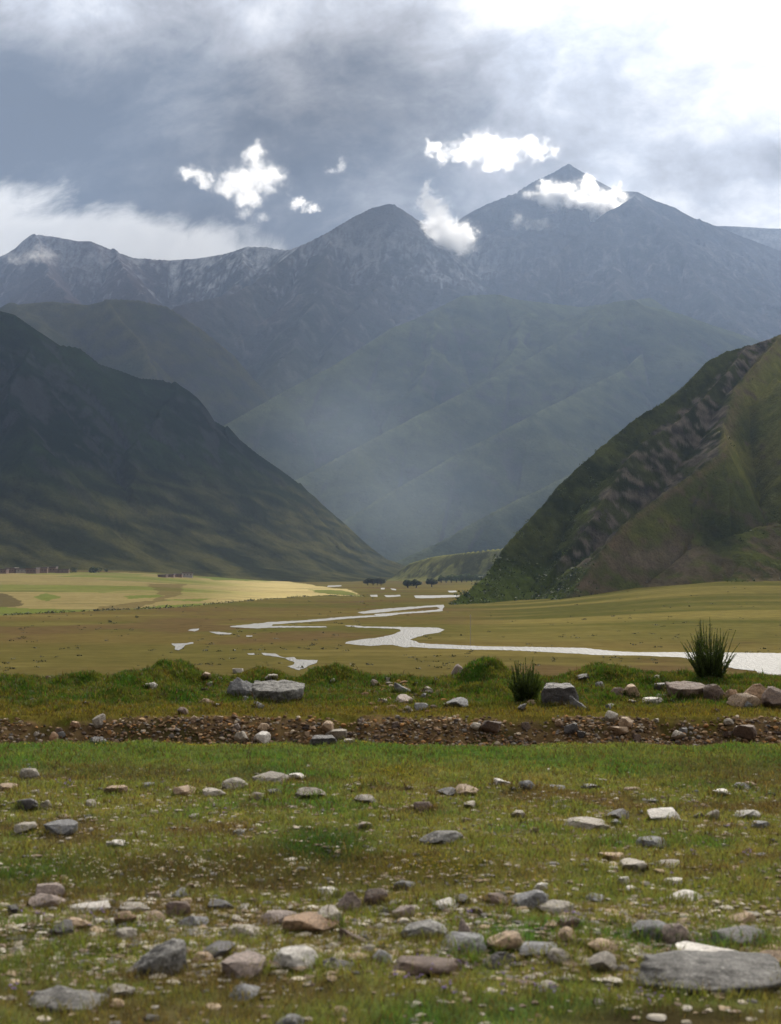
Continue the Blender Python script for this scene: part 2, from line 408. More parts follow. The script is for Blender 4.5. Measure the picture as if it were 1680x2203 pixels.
WATERS = [
 ('river', q1([(200, 705), (310, 705), (400, 715), (760, 720), (1170, 728), (1230, 750), (1180, 775), (1060, 795), (960, 820), (870, 850), (940, 870), (960, 885), (1100, 895), (1300, 905), (1680, 922)])
   + [(1100, 1391), (1260, 1394), (1310, 1400), (1370, 1403), (1465, 1403), (1580, 1404), (1680, 1405), (1800, 1406), (1800, 1500), (1685, 1479), (1660, 1469), (1642, 1459), (1625, 1443), (1585, 1439), (1520, 1424), (1465, 1414), (1370, 1410), (1280, 1409), (1240, 1406), (1100, 1399)]
   + q1([(1680, 955), (1500, 955), (1300, 945), (1100, 940), (960, 930), (880, 925), (820, 930), (700, 905), (600, 905), (470, 915), (320, 905), (200, 890), (210, 875), (350, 850), (500, 835), (620, 815), (700, 795), (780, 765), (770, 745), (700, 737), (500, 730), (330, 725), (230, 715)]),
   'wide glittering river bend sweeping from the middle of the valley to the right', 'river'),
 ('river', q1([(330, 572), (480, 545), (700, 525), (1000, 505), (1220, 490), (1225, 510), (1200, 555), (1050, 570), (830, 582), (680, 602), (540, 614)])
   + q4([(1240, 160), (1100, 170), (900, 187), (650, 204), (640, 213), (960, 215), (970, 222), (630, 223), (560, 229), (400, 220), (400, 215), (640, 190), (850, 179), (1080, 159), (1230, 151)])
   + q1([(520, 600), (500, 588), (600, 580), (900, 563), (1150, 541), (1185, 528), (1140, 513), (1000, 522), (700, 555), (500, 577), (400, 582)]),
   'narrow silver river loop folding back on itself beyond the wide bend', 'river'),
 ('water', q4([(147, 240), (165, 232), (217, 228), (212, 238), (190, 246)]), 'small white pool left of the thin river tip, smallest of the left pair', 'pool'),
 ('water', q4([(275, 247), (330, 248), (412, 256), (395, 263), (320, 263)]), 'lens-shaped white pool just below the tip of the thin river arm', 'pool'),
 ('water', q4([(50, 318), (120, 316), (182, 309), (182, 318), (135, 326), (118, 345), (95, 357), (70, 352), (75, 335), (60, 326)]), 'T-shaped white pool farthest left on the valley floor', 'pool'),
 ('water', q4([(588, 372), (660, 376), (690, 392), (725, 400), (775, 397), (790, 412), (915, 415), (905, 430), (850, 455), (800, 474), (735, 452), (775, 440), (775, 428), (720, 404), (670, 394), (595, 384)]), 'bright branching pool nearest the verge, above the big pale boulder', 'pool'),
 ('water', q4([(498, 374), (540, 374), (538, 383), (505, 383)]), 'tiny pool at the left tip of the branching pool', 'pool'),
 ('water', q4([(490, 270), (530, 270), (528, 276), (495, 277)]), 'tiny pale puddle in the scrub right of the lens-shaped pool', 'pool'),
 ('water', q1([(917, 396), (1060, 394), (1240, 390), (1405, 394), (1370, 410), (1200, 418), (1000, 424), (930, 421)]), 'long white water band in front of the lone round trees', 'pool'),
 ('water', q1([(608, 392), (770, 388), (770, 403), (700, 411), (625, 411)]), 'short white water band left of the long band by the round trees', 'pool'),
 ('water', q1([(462, 390), (537, 388), (537, 408), (470, 408)]), 'stubby white water patch at the tip of the pale field', 'pool'),
 ('water', q1([(1268, 346), (1350, 345), (1365, 360), (1280, 364)]), 'small white pool beside the foot of the bushy hill', 'pool'),
 ('water', q1([(570, 316), (612, 316), (612, 332), (575, 332)]), 'small white puddle below the grove of grey-green trees', 'pool'),
 ('water', q1([(675, 322), (730, 329), (728, 342), (690, 338)]), 'small white puddle left of the twin round trees', 'pool'),
 ('water', q1([(15, 293), (165, 288), (165, 302), (20, 308)]), 'white water strip far off left of the grove of trees', 'pool'),
]
def build_water(name, pts, label, cat, i):
    bm = bmesh.new(); vs = []
    P = [np.array(p, float) for p in pts]; fine = []
    for a, b in zip(P, P[1:] + P[:1]):                      # ragged banks
        n = max(1, int(np.linalg.norm(b - a) / 5))
        for k in range(n):
            q = a + (b - a) * k / n
            fine.append(q + np.array([1.1, .22]) * rng.normal(size=2) * (1 if n > 1 else .3))
    for q in fine:
        w = on_floor(q[0], q[1], BASE + .05 + .004 * i)
        vs.append(bm.verts.new(w))
    f = bm.faces.new(vs)
    bmesh.ops.triangulate(bm, faces=[f], ngon_method='EAR_CLIP')
    for f in bm.faces:
        f.normal_update()
        if f.normal.z < 0: f.normal_flip()
    me = bpy.data.meshes.new(name); bm.to_mesh(me); bm.free()
    o = link(name, me, WM); tag(o, label, cat, kind='structure')
for i, (nm, pts, lb, ct) in enumerate(WATERS): build_water(nm, pts, lb, ct, i)

# ------------------------------------------------------------------ hills and mountains
def resample(pts, n_per=1):
    return np.array([at(*p) for p in pts])
def ridge_field(X, Y, ridges, base, wx=None, wy=None):
    """height of the land hung on ridge lines: each ridge = (points, slope, toe width)"""
    H = np.full(X.shape, base, float); D = np.full(X.shape, 1e9); S = np.zeros(X.shape)
    for ri, rd in enumerate(ridges):
        pts, k, w = rd[:3]; kl = rd[3] if len(rd) > 3 else k
        qx, qy = (X + wx, Y + wy) if (len(pts) <= 4 and wx is not None) else (X, Y)
        P = np.array([at(*p) for p in pts]); s0 = ri * 5000.0
        best = np.full(X.shape, -1e9); bd = np.full(X.shape, 1e9); bs = np.zeros(X.shape)
        for a, b in zip(P[:-1], P[1:]):
            dx, dy = b[0] - a[0], b[1] - a[1]; L2 = dx * dx + dy * dy + 1e-6
            t = np.clip(((qx - a[0]) * dx + (qy - a[1]) * dy) / L2, 0, 1)
            d = np.hypot(qx - a[0] - t * dx, qy - a[1] - t * dy)
            zc = a[2] + t * (b[2] - a[2])
            q = np.maximum((zc - base) / w, .02); zp = w * np.where(q > 20, q, np.log(np.expm1(np.minimum(q, 20))))
            side = (qx - a[0]) * dy - (qy - a[1]) * dx
            v = (zp - np.where(side > 0, k, kl) * d) / w
            h = base + w * np.where(v > 20, v, np.log1p(np.exp(np.minimum(v, 20))))
            m = h > best
            best = np.where(m, h, best); bd = np.where(m, d, bd); bs = np.where(m, s0 + t * math.sqrt(L2), bs)
            s0 += math.sqrt(L2)
        m = best > H
        H = np.where(m, best, H); D = np.where(m, bd, D); S = np.where(m, bs, S)
    return H, D, S
def build_range(name, label, ridges, y0, y1, nu, ny, gul, tint, mat, base=-20, umin=-.36, umax=.36, seed=0, mod=None):
    us = np.linspace(umin, umax, nu); ys = np.linspace(y0, y1, ny)
    Yg, U = np.meshgrid(ys, us, indexing='ij'); X = U * Yg
    wl = gul['wl']
    wx = wl * .45 * fbm(X / (wl * 2), Yg / (wl * 2), seed + 1, 4); wy = wl * .45 * fbm(X / (wl * 2), Yg / (wl * 2), seed + 2, 4)
    H, D, S = ridge_field(X, Yg, ridges, base, wx, wy)
    g = ridged(S / wl + .35 * fbm(X / wl, Yg / wl, seed + 3, 3), D / (wl * 5), seed + 4, 4, .55)
    g2 = fbm(X / (wl * .6), Yg / (wl * .6), seed + 5, 6, .55)
    foot = sstep(H, base + 4, base + gul.get('foot', 80))
    amp = np.clip(D / gul['grow'], 0, 1)
    H2 = H + foot * (gul['amp'] * amp * (g - .75) + gul['n'] * ((.16 + .84 * amp) * g2 - .35 * amp))
    if mod is not None: H2 = mod(X, Yg, H2, D)
    sx = np.gradient(H2, axis=1) / np.maximum(np.gradient(X, axis=1), 1e-3); sy = np.gradient(H2, axis=0) / (ys[1] - ys[0])
    slope = np.hypot(sx, sy)
    cols = tint(X, Yg, H2, D, g, g2, slope)
    fc = grid_faces(ny, nu); Hf = H2.ravel()
    fc = fc[(Hf[fc] > base + 1.0).any(1)]
    used = np.unique(fc); remap = np.full(H2.size, -1); remap[used] = np.arange(len(used))
    V = np.stack([X, Yg, H2], -1).reshape(-1, 3)[used]
    me = mesh_np(name, V, remap[fc], cols.reshape(-1, 3)[used])
    o = link(name, me, mat); tag(o, label, 'hill' if name == 'hill' else 'mountain', kind='structure')
    return o
ROCK = V3(.10, .092, .088); SNOW = V3(.62, .64, .67); GRASS = V3(.040, .052, .020); GRASS2 = V3(.075, .078, .030); SCREE = V3(.13, .12, .11)
def tint_snow(X, Y, H, D, g, g2, sl):
    n = fbm(X / 260, Y / 260, 91, 5); n2 = fbm(X / 45, Y / 90, 92, 4)
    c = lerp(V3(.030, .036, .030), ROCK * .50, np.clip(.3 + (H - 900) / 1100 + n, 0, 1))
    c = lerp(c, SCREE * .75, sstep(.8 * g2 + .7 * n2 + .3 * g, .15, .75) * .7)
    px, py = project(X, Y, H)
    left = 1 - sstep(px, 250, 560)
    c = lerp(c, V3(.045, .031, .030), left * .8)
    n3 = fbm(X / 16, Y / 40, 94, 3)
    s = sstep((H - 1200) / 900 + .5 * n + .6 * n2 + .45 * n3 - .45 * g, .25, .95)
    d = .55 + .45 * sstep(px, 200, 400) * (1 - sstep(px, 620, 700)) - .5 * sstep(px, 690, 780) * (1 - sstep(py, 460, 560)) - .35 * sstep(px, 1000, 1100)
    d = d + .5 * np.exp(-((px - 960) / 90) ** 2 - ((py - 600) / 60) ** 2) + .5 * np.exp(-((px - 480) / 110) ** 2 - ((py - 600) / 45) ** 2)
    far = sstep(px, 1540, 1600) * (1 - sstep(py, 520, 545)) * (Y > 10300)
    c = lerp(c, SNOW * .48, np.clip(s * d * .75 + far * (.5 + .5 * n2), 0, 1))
    c = lerp(c, GRASS2 * .5, (1 - sstep(H + 200 * n, 700, 1100)) * .75)
    return c
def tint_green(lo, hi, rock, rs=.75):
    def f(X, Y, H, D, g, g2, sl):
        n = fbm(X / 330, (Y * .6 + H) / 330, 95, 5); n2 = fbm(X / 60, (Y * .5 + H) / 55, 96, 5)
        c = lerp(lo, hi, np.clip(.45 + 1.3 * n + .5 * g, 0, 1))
        c = lerp(c, hi * 1.7, np.exp(-D / 55) * .75 * np.clip(.7 + n2, 0, 1))  # crest grass painted lighter to carry its sunlit look
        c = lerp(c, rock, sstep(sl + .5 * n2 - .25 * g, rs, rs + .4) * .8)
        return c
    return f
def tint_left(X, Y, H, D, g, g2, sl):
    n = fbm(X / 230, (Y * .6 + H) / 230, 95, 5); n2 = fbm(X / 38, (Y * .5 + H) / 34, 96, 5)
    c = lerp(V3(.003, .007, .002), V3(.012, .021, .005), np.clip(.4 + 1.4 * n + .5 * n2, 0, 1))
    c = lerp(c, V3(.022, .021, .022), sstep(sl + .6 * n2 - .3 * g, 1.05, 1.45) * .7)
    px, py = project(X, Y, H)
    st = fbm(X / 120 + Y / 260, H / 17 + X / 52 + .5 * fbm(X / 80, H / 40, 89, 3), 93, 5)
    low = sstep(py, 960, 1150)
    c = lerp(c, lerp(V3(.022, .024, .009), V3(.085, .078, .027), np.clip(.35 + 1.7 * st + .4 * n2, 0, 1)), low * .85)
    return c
m_far = terrain_mat('mountain_rock', .010, .08, .025, 26, .50)
m_mid = terrain_mat('hill_turf', .02, .15, .05, 11, .52)
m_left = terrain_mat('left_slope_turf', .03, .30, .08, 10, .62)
m_right = terrain_mat('right_hill_turf', .13, 1.0, .5, 2.2, .60)

FAR = [
 ([(-250, 610, 8200), (0, 562, 8300), (30, 537, 8300), (82, 505, 8400), (120, 510, 8400), (165, 518, 8400), (195, 518, 8400), (225, 532, 8450), (287, 555, 8600), (360, 558, 8700), (430, 555, 8700), (480, 547, 8600), (530, 530, 8500), (575, 531, 8450), (617, 538, 8400), (650, 527, 7950)], .75, 60),
 ([(82, 505, 8400), (110, 590, 7700), (170, 660, 7000)], .7, 60),
 ([(225, 532, 8450), (290, 610, 7800), (330, 680, 7100)], .7, 60),
 ([(530, 530, 8500), (520, 590, 8000), (470, 650, 7500)], .75, 60),
 ([(380, 657, 6900), (500, 632, 7250), (540, 612, 7450), (580, 582, 7650), (617, 552, 7800), (650, 527, 7950), (700, 502, 8000), (750, 472, 8100), (800, 447, 8200), (840, 437, 8200), (870, 455, 8300), (915, 482, 8500), (945, 522, 8800), (965, 522, 8900), (995, 467, 9000), (1050, 437, 9000), (1105, 418, 9050), (1140, 393, 9100), (1190, 370, 9200), (1224, 351, 9300), (1255, 370, 9300), (1320, 407, 9300), (1370, 412, 9300), (1415, 432, 9300), (1455, 448, 9400), (1495, 470, 9400), (1540, 485, 9500), (1615, 515, 9600), (1680, 540, 9700), (1850, 620, 9800)], .8, 60),
 ([(840, 437, 8200), (855, 545, 7850), (770, 660, 7000), (700, 800, 6000)], .72, 60),
 ([(700, 502, 8000), (690, 600, 7300), (640, 730, 6400), (580, 860, 5600)], .72, 60),
 ([(1105, 418, 9050), (1050, 525, 8600), (940, 640, 7800), (800, 790, 6400)], .75, 60),
 ([(995, 467, 9000), (985, 540, 8700), (920, 620, 8100)], .75, 60),
 ([(1370, 412, 9300), (1360, 427, 8700), (1307, 455, 8550), (1300, 472, 8500), (1255, 495, 8400), (1215, 532, 8250), (1140, 582, 7900), (1060, 645, 7500), (960, 760, 6600)], .75, 60),
 ([(1360, 427, 8700), (1440, 520, 8100), (1520, 600, 7600), (1640, 780, 6300)], .72, 60),
 ([(1495, 470, 9400), (1560, 570, 8800), (1680, 690, 8100), (1800, 760, 7700)], .62, 60),
 ([(1350, 440, 8600), (1330, 560, 8000), (1260, 760, 6400)], .72, 60),
]
FARTHER = [([(1380, 520, 11000), (1470, 488, 11000), (1540, 485, 11000), (1605, 487, 11000), (1680, 491, 11000), (1900, 520, 11000)], .7, 60)]
MID = [
 ([(420, 960, 4400), (490, 910, 4600), (600, 847, 4800), (715, 787, 5000), (840, 707, 5300), (890, 687, 5400), (940, 662, 5500), (990, 637, 5600), (1065, 632, 5800), (1120, 645, 6000), (1250, 660, 6400), (1400, 640, 6900)], .75, 50),
 ([(1065, 632, 5800), (1085, 650, 5650), (1140, 672, 5500), (1200, 690, 5400), (1265, 667, 5400), (1325, 647, 5500), (1360, 642, 5500), (1390, 657, 5500), (1465, 675, 5600), (1540, 702, 5700), (1620, 727, 5800), (1700, 760, 5800), (1900, 820, 5800)], .66, 70),
 ([(590, 1055, 4100), (650, 1025, 4200), (760, 965, 4300), (885, 900, 4500), (990, 847, 4700), (1100, 790, 4900), (1200, 735, 5100), (1325, 647, 5500)], .8, 40),
 ([(700, 1140, 3600), (765, 1105, 3700), (840, 1057, 3800), (990, 972, 4000), (1140, 895, 4200), (1230, 850, 4500), (1350, 790, 4900), (1465, 675, 5600)], .8, 40),
 ([(880, 1195, 3300), (940, 1168, 3350), (1060, 1100, 3450), (1190, 1037, 3600), (1290, 990, 3800), (1400, 930, 4200), (1560, 860, 4600)], .75, 40),
 ([(940, 662, 5500), (930, 760, 5150), (900, 830, 4900)], .75, 60), ([(1140, 672, 5500), (1120, 740, 5250), (1080, 780, 5050)], .75, 60)]
LEFTMID = [
 ([(-250, 700, 5000), (0, 664, 5000), (50, 652, 5000), (115, 647, 5000), (190, 655, 5000), (240, 642, 5000), (300, 645, 5050), (360, 659, 5100), (430, 705, 5150), (500, 762, 5200), (565, 840, 5200), (590, 890, 5200)], 1.15, 40, 1.2),
 ([(240, 642, 5000), (300, 735, 4750), (345, 820, 4550)], .95, 40), ([(50, 652, 5000), (90, 740, 4550), (150, 800, 4200)], .7, 40)]
LEFT = [
 ([(-350, 540, 2300), (-120, 620, 2350), (0, 667, 2400), (30, 675, 2400), (75, 707, 2450), (125, 740, 2450), (170, 747, 2470), (215, 782, 2500), (300, 812, 2600), (350, 817, 2640), (375, 826, 2650), (392, 850, 2680), (410, 872, 2700), (480, 917, 2760), (550, 972, 2850), (640, 1037, 2930), (700, 1090, 3000), (755, 1138, 3060), (800, 1182, 3110), (835, 1222, 3160)], 1.0, 40),
 ([(75, 707, 2450), (40, 850, 2150), (30, 1000, 1900)], .85, 60), ([(350, 817, 2640), (320, 930, 2350), (280, 1060, 2080)], .95, 50),
 ([(480, 917, 2760), (460, 1030, 2500), (430, 1120, 2250)], .95, 50), ([(640, 1037, 2930), (600, 1115, 2720), (570, 1170, 2500)], .9, 40),
 ([(-300, 1150, 1900), (0, 1158, 1950), (300, 1178, 2080), (520, 1200, 2300)], .17, 12)]
TERR = [([(880, 1212, 2150), (930, 1197, 2100), (1000, 1188, 2000), (1085, 1178, 1950), (1200, 1172, 1950), (1350, 1168, 1950)], .75, 5)]
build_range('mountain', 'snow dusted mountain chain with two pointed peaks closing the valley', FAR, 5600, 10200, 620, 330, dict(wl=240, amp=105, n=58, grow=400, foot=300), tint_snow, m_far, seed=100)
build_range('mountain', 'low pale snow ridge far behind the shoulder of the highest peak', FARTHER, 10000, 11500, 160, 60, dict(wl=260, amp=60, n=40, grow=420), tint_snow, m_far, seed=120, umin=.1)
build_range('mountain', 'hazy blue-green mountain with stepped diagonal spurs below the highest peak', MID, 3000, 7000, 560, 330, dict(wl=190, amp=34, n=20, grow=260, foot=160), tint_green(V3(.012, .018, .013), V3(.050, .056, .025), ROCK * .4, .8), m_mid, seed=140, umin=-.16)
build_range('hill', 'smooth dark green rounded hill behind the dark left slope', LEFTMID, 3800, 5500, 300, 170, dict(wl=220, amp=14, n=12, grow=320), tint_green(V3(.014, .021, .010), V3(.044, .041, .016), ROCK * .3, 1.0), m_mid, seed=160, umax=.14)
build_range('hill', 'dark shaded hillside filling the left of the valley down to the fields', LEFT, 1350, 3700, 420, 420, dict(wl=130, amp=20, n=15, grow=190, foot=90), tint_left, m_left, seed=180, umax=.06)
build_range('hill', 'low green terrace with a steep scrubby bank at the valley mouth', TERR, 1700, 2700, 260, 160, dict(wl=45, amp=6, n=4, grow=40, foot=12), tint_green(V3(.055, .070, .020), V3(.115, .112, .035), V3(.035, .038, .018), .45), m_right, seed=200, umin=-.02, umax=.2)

# right-hand hill: silhouette ridge, cliff rib, front spur
def z4(pts): return [(840 + a * .5, 787.5 + b * .5, d) for a, b, d in pts]
q3 = lambda pts: [(1050 + a * .375, 700 + b * .375, d) for a, b, d in pts]
RIGHT = [
 (q3([(-235, 1610, 660), (-130, 1530, 690), (0, 1420, 730), (90, 1270, 765), (150, 1205, 780), (240, 1110, 800), (310, 1030, 815), (410, 910, 835), (600, 735, 860), (700, 650, 880), (850, 530, 900), (1000, 440, 920), (1120, 350, 935), (1240, 215, 950), (1360, 150, 965), (1480, 115, 975), (1590, 85, 985), (1680, 50, 1000), (2000, -60, 1040), (2500, -200, 1100)]), 1.0, 4, 2.6),
 (q3([(1480, 125, 970), (1380, 260, 925), (1250, 400, 890), (1120, 520, 865), (1000, 600, 848), (880, 670, 830), (800, 780, 812), (720, 900, 796), (660, 1010, 782), (560, 1170, 764), (400, 1360, 738)]), 1.0, 5, 2.4),
 (q3([(1680, 60, 995), (1560, 200, 940), (1420, 350, 900), (1350, 560, 850), (1370, 700, 800), (1320, 745, 790), (1220, 800, 780), (1120, 890, 768), (1000, 965, 755), (900, 1040, 744), (760, 1150, 728), (650, 1290, 712), (520, 1470, 690), (440, 1540, 680)]), .85, 6, 2.0),
 (q3([(1680, 300, 900), (1900, 500, 830), (2100, 800, 780)]), 1.4, 40, .6),
 (q3([(1100, 1300, 730), (1400, 1200, 745), (1680, 1130, 760)]), .55, 12, 1.5),
]
def tint_right(X, Y, H, D, g, g2, sl):
    px, py = project(X, Y, H)
    zx, zy = (px - 1050) / .375, (py - 700) / .375
    n = fbm(X / 40, (Y * .6 + H) / 40, 97, 5); n2 = fbm(X / 8, (H + .5 * Y) / 7, 98, 5); n3 = fbm(X / 22 + H / 60, H / 13 + X / 70, 99, 5)
    spur = np.interp(zy, [-100, 60, 350, 560, 745, 890, 1040, 1150, 1290, 1470, 1600], [1700, 1660, 1420, 1350, 1320, 1120, 900, 760, 650, 520, 430])
    front = sstep(zx - spur + 25 * n2, -15, 25)
    c = lerp(V3(.020, .027, .008), V3(.062, .070, .020), np.clip(.4 + 1.6 * n + .6 * n2, 0, 1))          # bushy back face
    edge = np.interp(zy, [0, 115, 400, 600, 780, 900, 1170, 1360], [1560, 1480, 1200, 960, 760, 690, 520, 380])
    cl = sstep(zx - edge + 40 * n3, -10, 25) * (1 - front)
    rock = lerp(V3(.040, .037, .032), V3(.135, .115, .088), np.clip(.4 + 1.8 * n2, 0, 1))
    c = lerp(c, rock, cl * np.clip(.15 + 1.0 * sstep(n3 + .8 * n2, -.12, .12), 0, 1))
    f = lerp(V3(.128, .126, .032), V3(.060, .068, .017), np.clip(.35 + 1.4 * n + .8 * sstep(zy, 750, 1000), 0, 1))
    red = sstep(n3 * .9 + .5 * n2 + .35 * sstep(zy, 900, 1250) - .1, .12, .42)
    f = lerp(f, V3(.088, .066, .042), red * .8)
    brush = np.exp(-((zx - 1320) / 130) ** 2 - ((zy - 1200) / 130) ** 2)
    f = lerp(f, V3(.020, .027, .008), np.clip(1.3 * brush + n2 * brush, 0, 1) * .85)
    scar = np.exp(-((zx - 980) / 260) ** 2 - ((zy - 1340) / 70) ** 2)
    f = lerp(f, V3(.120, .094, .066), np.clip(1.4 * scar + 1.2 * n2 * scar, 0, 1) * .8)
    rim = np.exp(-((zx - spur - 30) / 45) ** 2)
    f = lerp(f, V3(.12, .088, .055), np.clip(rim * (.7 + n2), 0, 1) * .7)
    c = lerp(c, f, front)
    low = (1 - front) * sstep(zy, 1330, 1450)
    c = lerp(c, V3(.050, .068, .012), low * .8)
    return c
def right_mod(X, Y, H, D):
    px, py = project(X, Y, H); zx, zy = (px - 1050) / .375, (py - 700) / .375
    spur = np.interp(zy, [60, 350, 560, 745, 890, 1040, 1150, 1290, 1470], [1660, 1420, 1350, 1320, 1120, 900, 760, 650, 520])
    face = (1 - sstep(zx - spur, -20, 20))
    return H + face * sstep(D, 2, 12) * 5.5 * sstep(fbm(X / 34, H / 26, 215, 4), -.35, .25) * (.55 * fbm(X / 13, H / 9 + Y / 40, 216, 6, .62) + .45 * ridged(X / 17 + .8 * fbm(X / 12, H / 12, 213, 4), Y / 50 + H / 10 + .7 * fbm(X / 9, H / 9, 214, 3), 211, 5, .66) - .45) + 1.3 * fbm(X / 6, (H + .4 * Y) / 6, 212, 4)
build_range('hill', 'steep nearer hill on the right with a grassy crown, dark cliff band and bare red soil', RIGHT, 560, 1120, 560, 520, dict(wl=34, amp=3.5, n=6.5, grow=45, foot=25), tint_right, m_right, seed=220, umin=.02, umax=.42, mod=right_mod)
# ------------------------------------------------------------------ clouds
def union_ellipsoids(name, ells, scale, voxel, ragged=.25):
    """one closed lumpy mesh out of overlapping ellipsoids (centre, radii), units of `scale`"""
    bm = bmesh.new()
    for c, r in ells:
        M = Matrix.Translation(Vector(c) * scale) @ Matrix.Diagonal((r[0] * scale, r[1] * scale, r[2] * scale, 1))
        bmesh.ops.create_icosphere(bm, subdivisions=3, radius=1, matrix=M)
    me = bpy.data.meshes.new(name); bm.to_mesh(me); bm.free()
    o = bpy.data.objects.new(name, me)
    md = o.modifiers.new('join', 'REMESH'); md.mode = 'VOXEL'; md.voxel_size = voxel
    C.collection.objects.link(o)
    dg = bpy.context.evaluated_depsgraph_get(); ev = o.evaluated_get(dg)
    me2 = bpy.data.meshes.new_from_object(ev); me2.name = name
    o.modifiers.clear(); o.data = me2
    n = len(me2.vertices); co = np.empty(n * 3, np.float32); me2.vertices.foreach_get('co', co); co = co.reshape(-1, 3)
    no = np.empty(n * 3, np.float32); me2.vertices.foreach_get('normal', no); no = no.reshape(-1, 3)
    q = co / (scale * .35)
    d = fbm(q[:, 0] + .7 * q[:, 1], q[:, 2] - .4 * q[:, 1], 301, 4)
    co = co + no * (d * ragged * scale)[:, None]
    me2.vertices.foreach_set('co', co.ravel().astype(np.float32)); me2.update()
    return o
def cloud_volume_mat(name, dens, scale, ells, soft=.6, g=.7, rag=1.0):
    m = bpy.data.materials.new(name); m.use_nodes = True
    T = NT(m.node_tree); T.n.clear(); out = T.node('ShaderNodeOutputMaterial')
    tc = T.node('ShaderNodeTexCoord'); ob = T.vmath('SCALE', tc.outputs['Object']); ob.node.inputs['Scale'].default_value = 1 / scale
    p = ob
    for sc_, am in ((1.5, 1.15 * rag), (4.5, .55 * rag)):
        w = T.vmath('SCALE', T.vmath('SUBTRACT', T.noise(ob, sc_, 3, .6, out=1), (.5, .5, .5))); w.node.inputs['Scale'].default_value = am
        p = T.vmath('ADD', p, w)
    f = None
    for c, r in ells:
        v = T.vmath('DIVIDE', T.vmath('SUBTRACT', p, c), r)
        e = T.math('SUBTRACT', 1.0, T.vmath('LENGTH', v, out=1))
        f = e if f is None else T.math('SMOOTH_MAX', f, e, .25)
    n = T.noise(ob, 3.6, 9, .68, .6)
    f = T.math('ADD', f, T.math('MULTIPLY', T.math('SUBTRACT', n, .50), 1.9 * rag))
    d = T.math('ADD', T.math('MULTIPLY', T.smooth(f, .0, soft * 1.6), dens * 1.0), T.math('MULTIPLY', T.smooth(f, -.45, .5), dens * .035))
    vol = T.node('ShaderNodeVolumePrincipled'); vol.inputs['Color'].default_value = (1, 1, 1, 1)
    vol.inputs['Anisotropy'].default_value = g; T.l.new(d, vol.inputs['Density'])
    T.l.new(vol.outputs[0], out.inputs['Volume'])
    return m
def cloud(label, xd, yd, dist, rpx, ells, dens, g=.72, soft=.6, rag=1.0):
    """ells in units of rpx picture units around (xd, yd) at world distance dist"""
    sc = rpx / F * dist; loc = at(xd, yd, dist)
    o = union_ellipsoids('cloud', [(c, tuple(a * 1.3 + .36 for a in r)) for c, r in ells], sc, sc * .09, .10)
    o.location = loc; o.data.materials.clear(); o.data.materials.append(cloud_volume_mat('cloud_vapour', dens, sc, ells, soft, g, rag))
    tag(o, label, 'cloud', 'small bright clouds at the peaks')
    return o
CLOUDS = [
 ('bright white flame-shaped cloud rising in the notch left of the highest peak', 955, 485, 8150, 62, [((.2, 0, -.5), (.85, .7, .62)), ((-.15, 0, .1), (.62, .5, .7)), ((-.5, 0, .7), (.45, .4, .55)), ((-.6, 0, 1.1), (.32, .3, .36)), ((.8, 0, -.35), (.45, .4, .4))], .055),
 ('large bright white cloud caught below the summit of the highest peak', 1240, 442, 8900, 82, [((.1, 0, -.12), (1.05, .6, .62)), ((.8, 0, .18), (.75, .5, .33)), ((-.6, 0, .28), (.75, .5, .30)), ((.15, 0, -.5), (.62, .5, .45)), ((.35, 0, .55), (.26, .3, .3))], .04),
 ('thin ragged wisp of cloud crossing the dark face of the highest peak', 1140, 480, 8600, 42, [((.6, 0, -.05), (.9, .5, .30)), ((-.7, 0, .1), (.4, .4, .5)), ((.0, 0, -.15), (.8, .4, .2))], .007),
 ('long flat white cloud floating in the sky left of the highest summit', 1065, 318, 9500, 90, [((0, 0, 0), (.95, .5, .33)), ((-.7, 0, -.02), (.6, .4, .2)), ((.9, 0, .02), (.6, .4, .2)), ((.15, 0, -.25), (.4, .35, .25)), ((-1.4, 0, -.15), (.25, .3, .2))], .016),
 ('big ragged white cloud hanging in the dark sky above the left saddle', 540, 385, 9200, 85, [((.35, 0, .1), (.7, .5, .42)), ((-.3, 0, -.1), (.8, .5, .30)), ((.1, 0, .55), (.35, .4, .38)), ((0, 0, -.45), (.35, .4, .3)), ((-1.35, 0, .02), (.5, .4, .18))], .013),
 ('small bright torn cloud just right of and below the ragged cloud', 655, 440, 9200, 34, [((-.3, 0, .1), (.8, .5, .38)), ((.55, 0, -.25), (.7, .4, .25))], .022),
 ('little feathery scrap of cloud high in the sky above the second peak', 735, 355, 9200, 24, [((0, 0, 0), (.5, .4, .9)), ((-.9, 0, -.5), (.8, .4, .4))], .010),
 ('faint broken wisp under the big ragged white cloud', 545, 462, 9200, 30, [((-.6, 0, .1), (.9, .4, .5)), ((.7, 0, -.2), (.7, .4, .4)), ((-.1, 0, .7), (.4, .4, .5))], .007),
 ('faint wisp of mist on the flank of the leftmost snow peak', 85, 552, 7900, 50, [((0, 0, 0), (1.1, .5, .25)), ((.1, 0, .3), (.5, .4, .25)), ((-1.0, 0, -.1), (.6, .4, .2))], .006),
]
for a in CLOUDS: cloud(*a)
sm = cloud('thin bluish smoke drifting above the grove at the valley mouth', 815, 1205, 2300, 40, [((0, 0, 0), (1.0, .6, .5)), ((-.5, 0, -.35), (.9, .6, .35)), ((.3, 0, .45), (.6, .5, .45))], .0016, .3, 1.2)
next(n for n in sm.data.materials[0].node_tree.nodes if n.type == 'PRINCIPLED_VOLUME').inputs['Color'].default_value = (.66, .82, 1.0, 1)
sm.name = 'smoke'; sm.data.name = 'smoke'; sm['category'] = 'smoke'; sm['kind'] = 'stuff'; del sm['group']
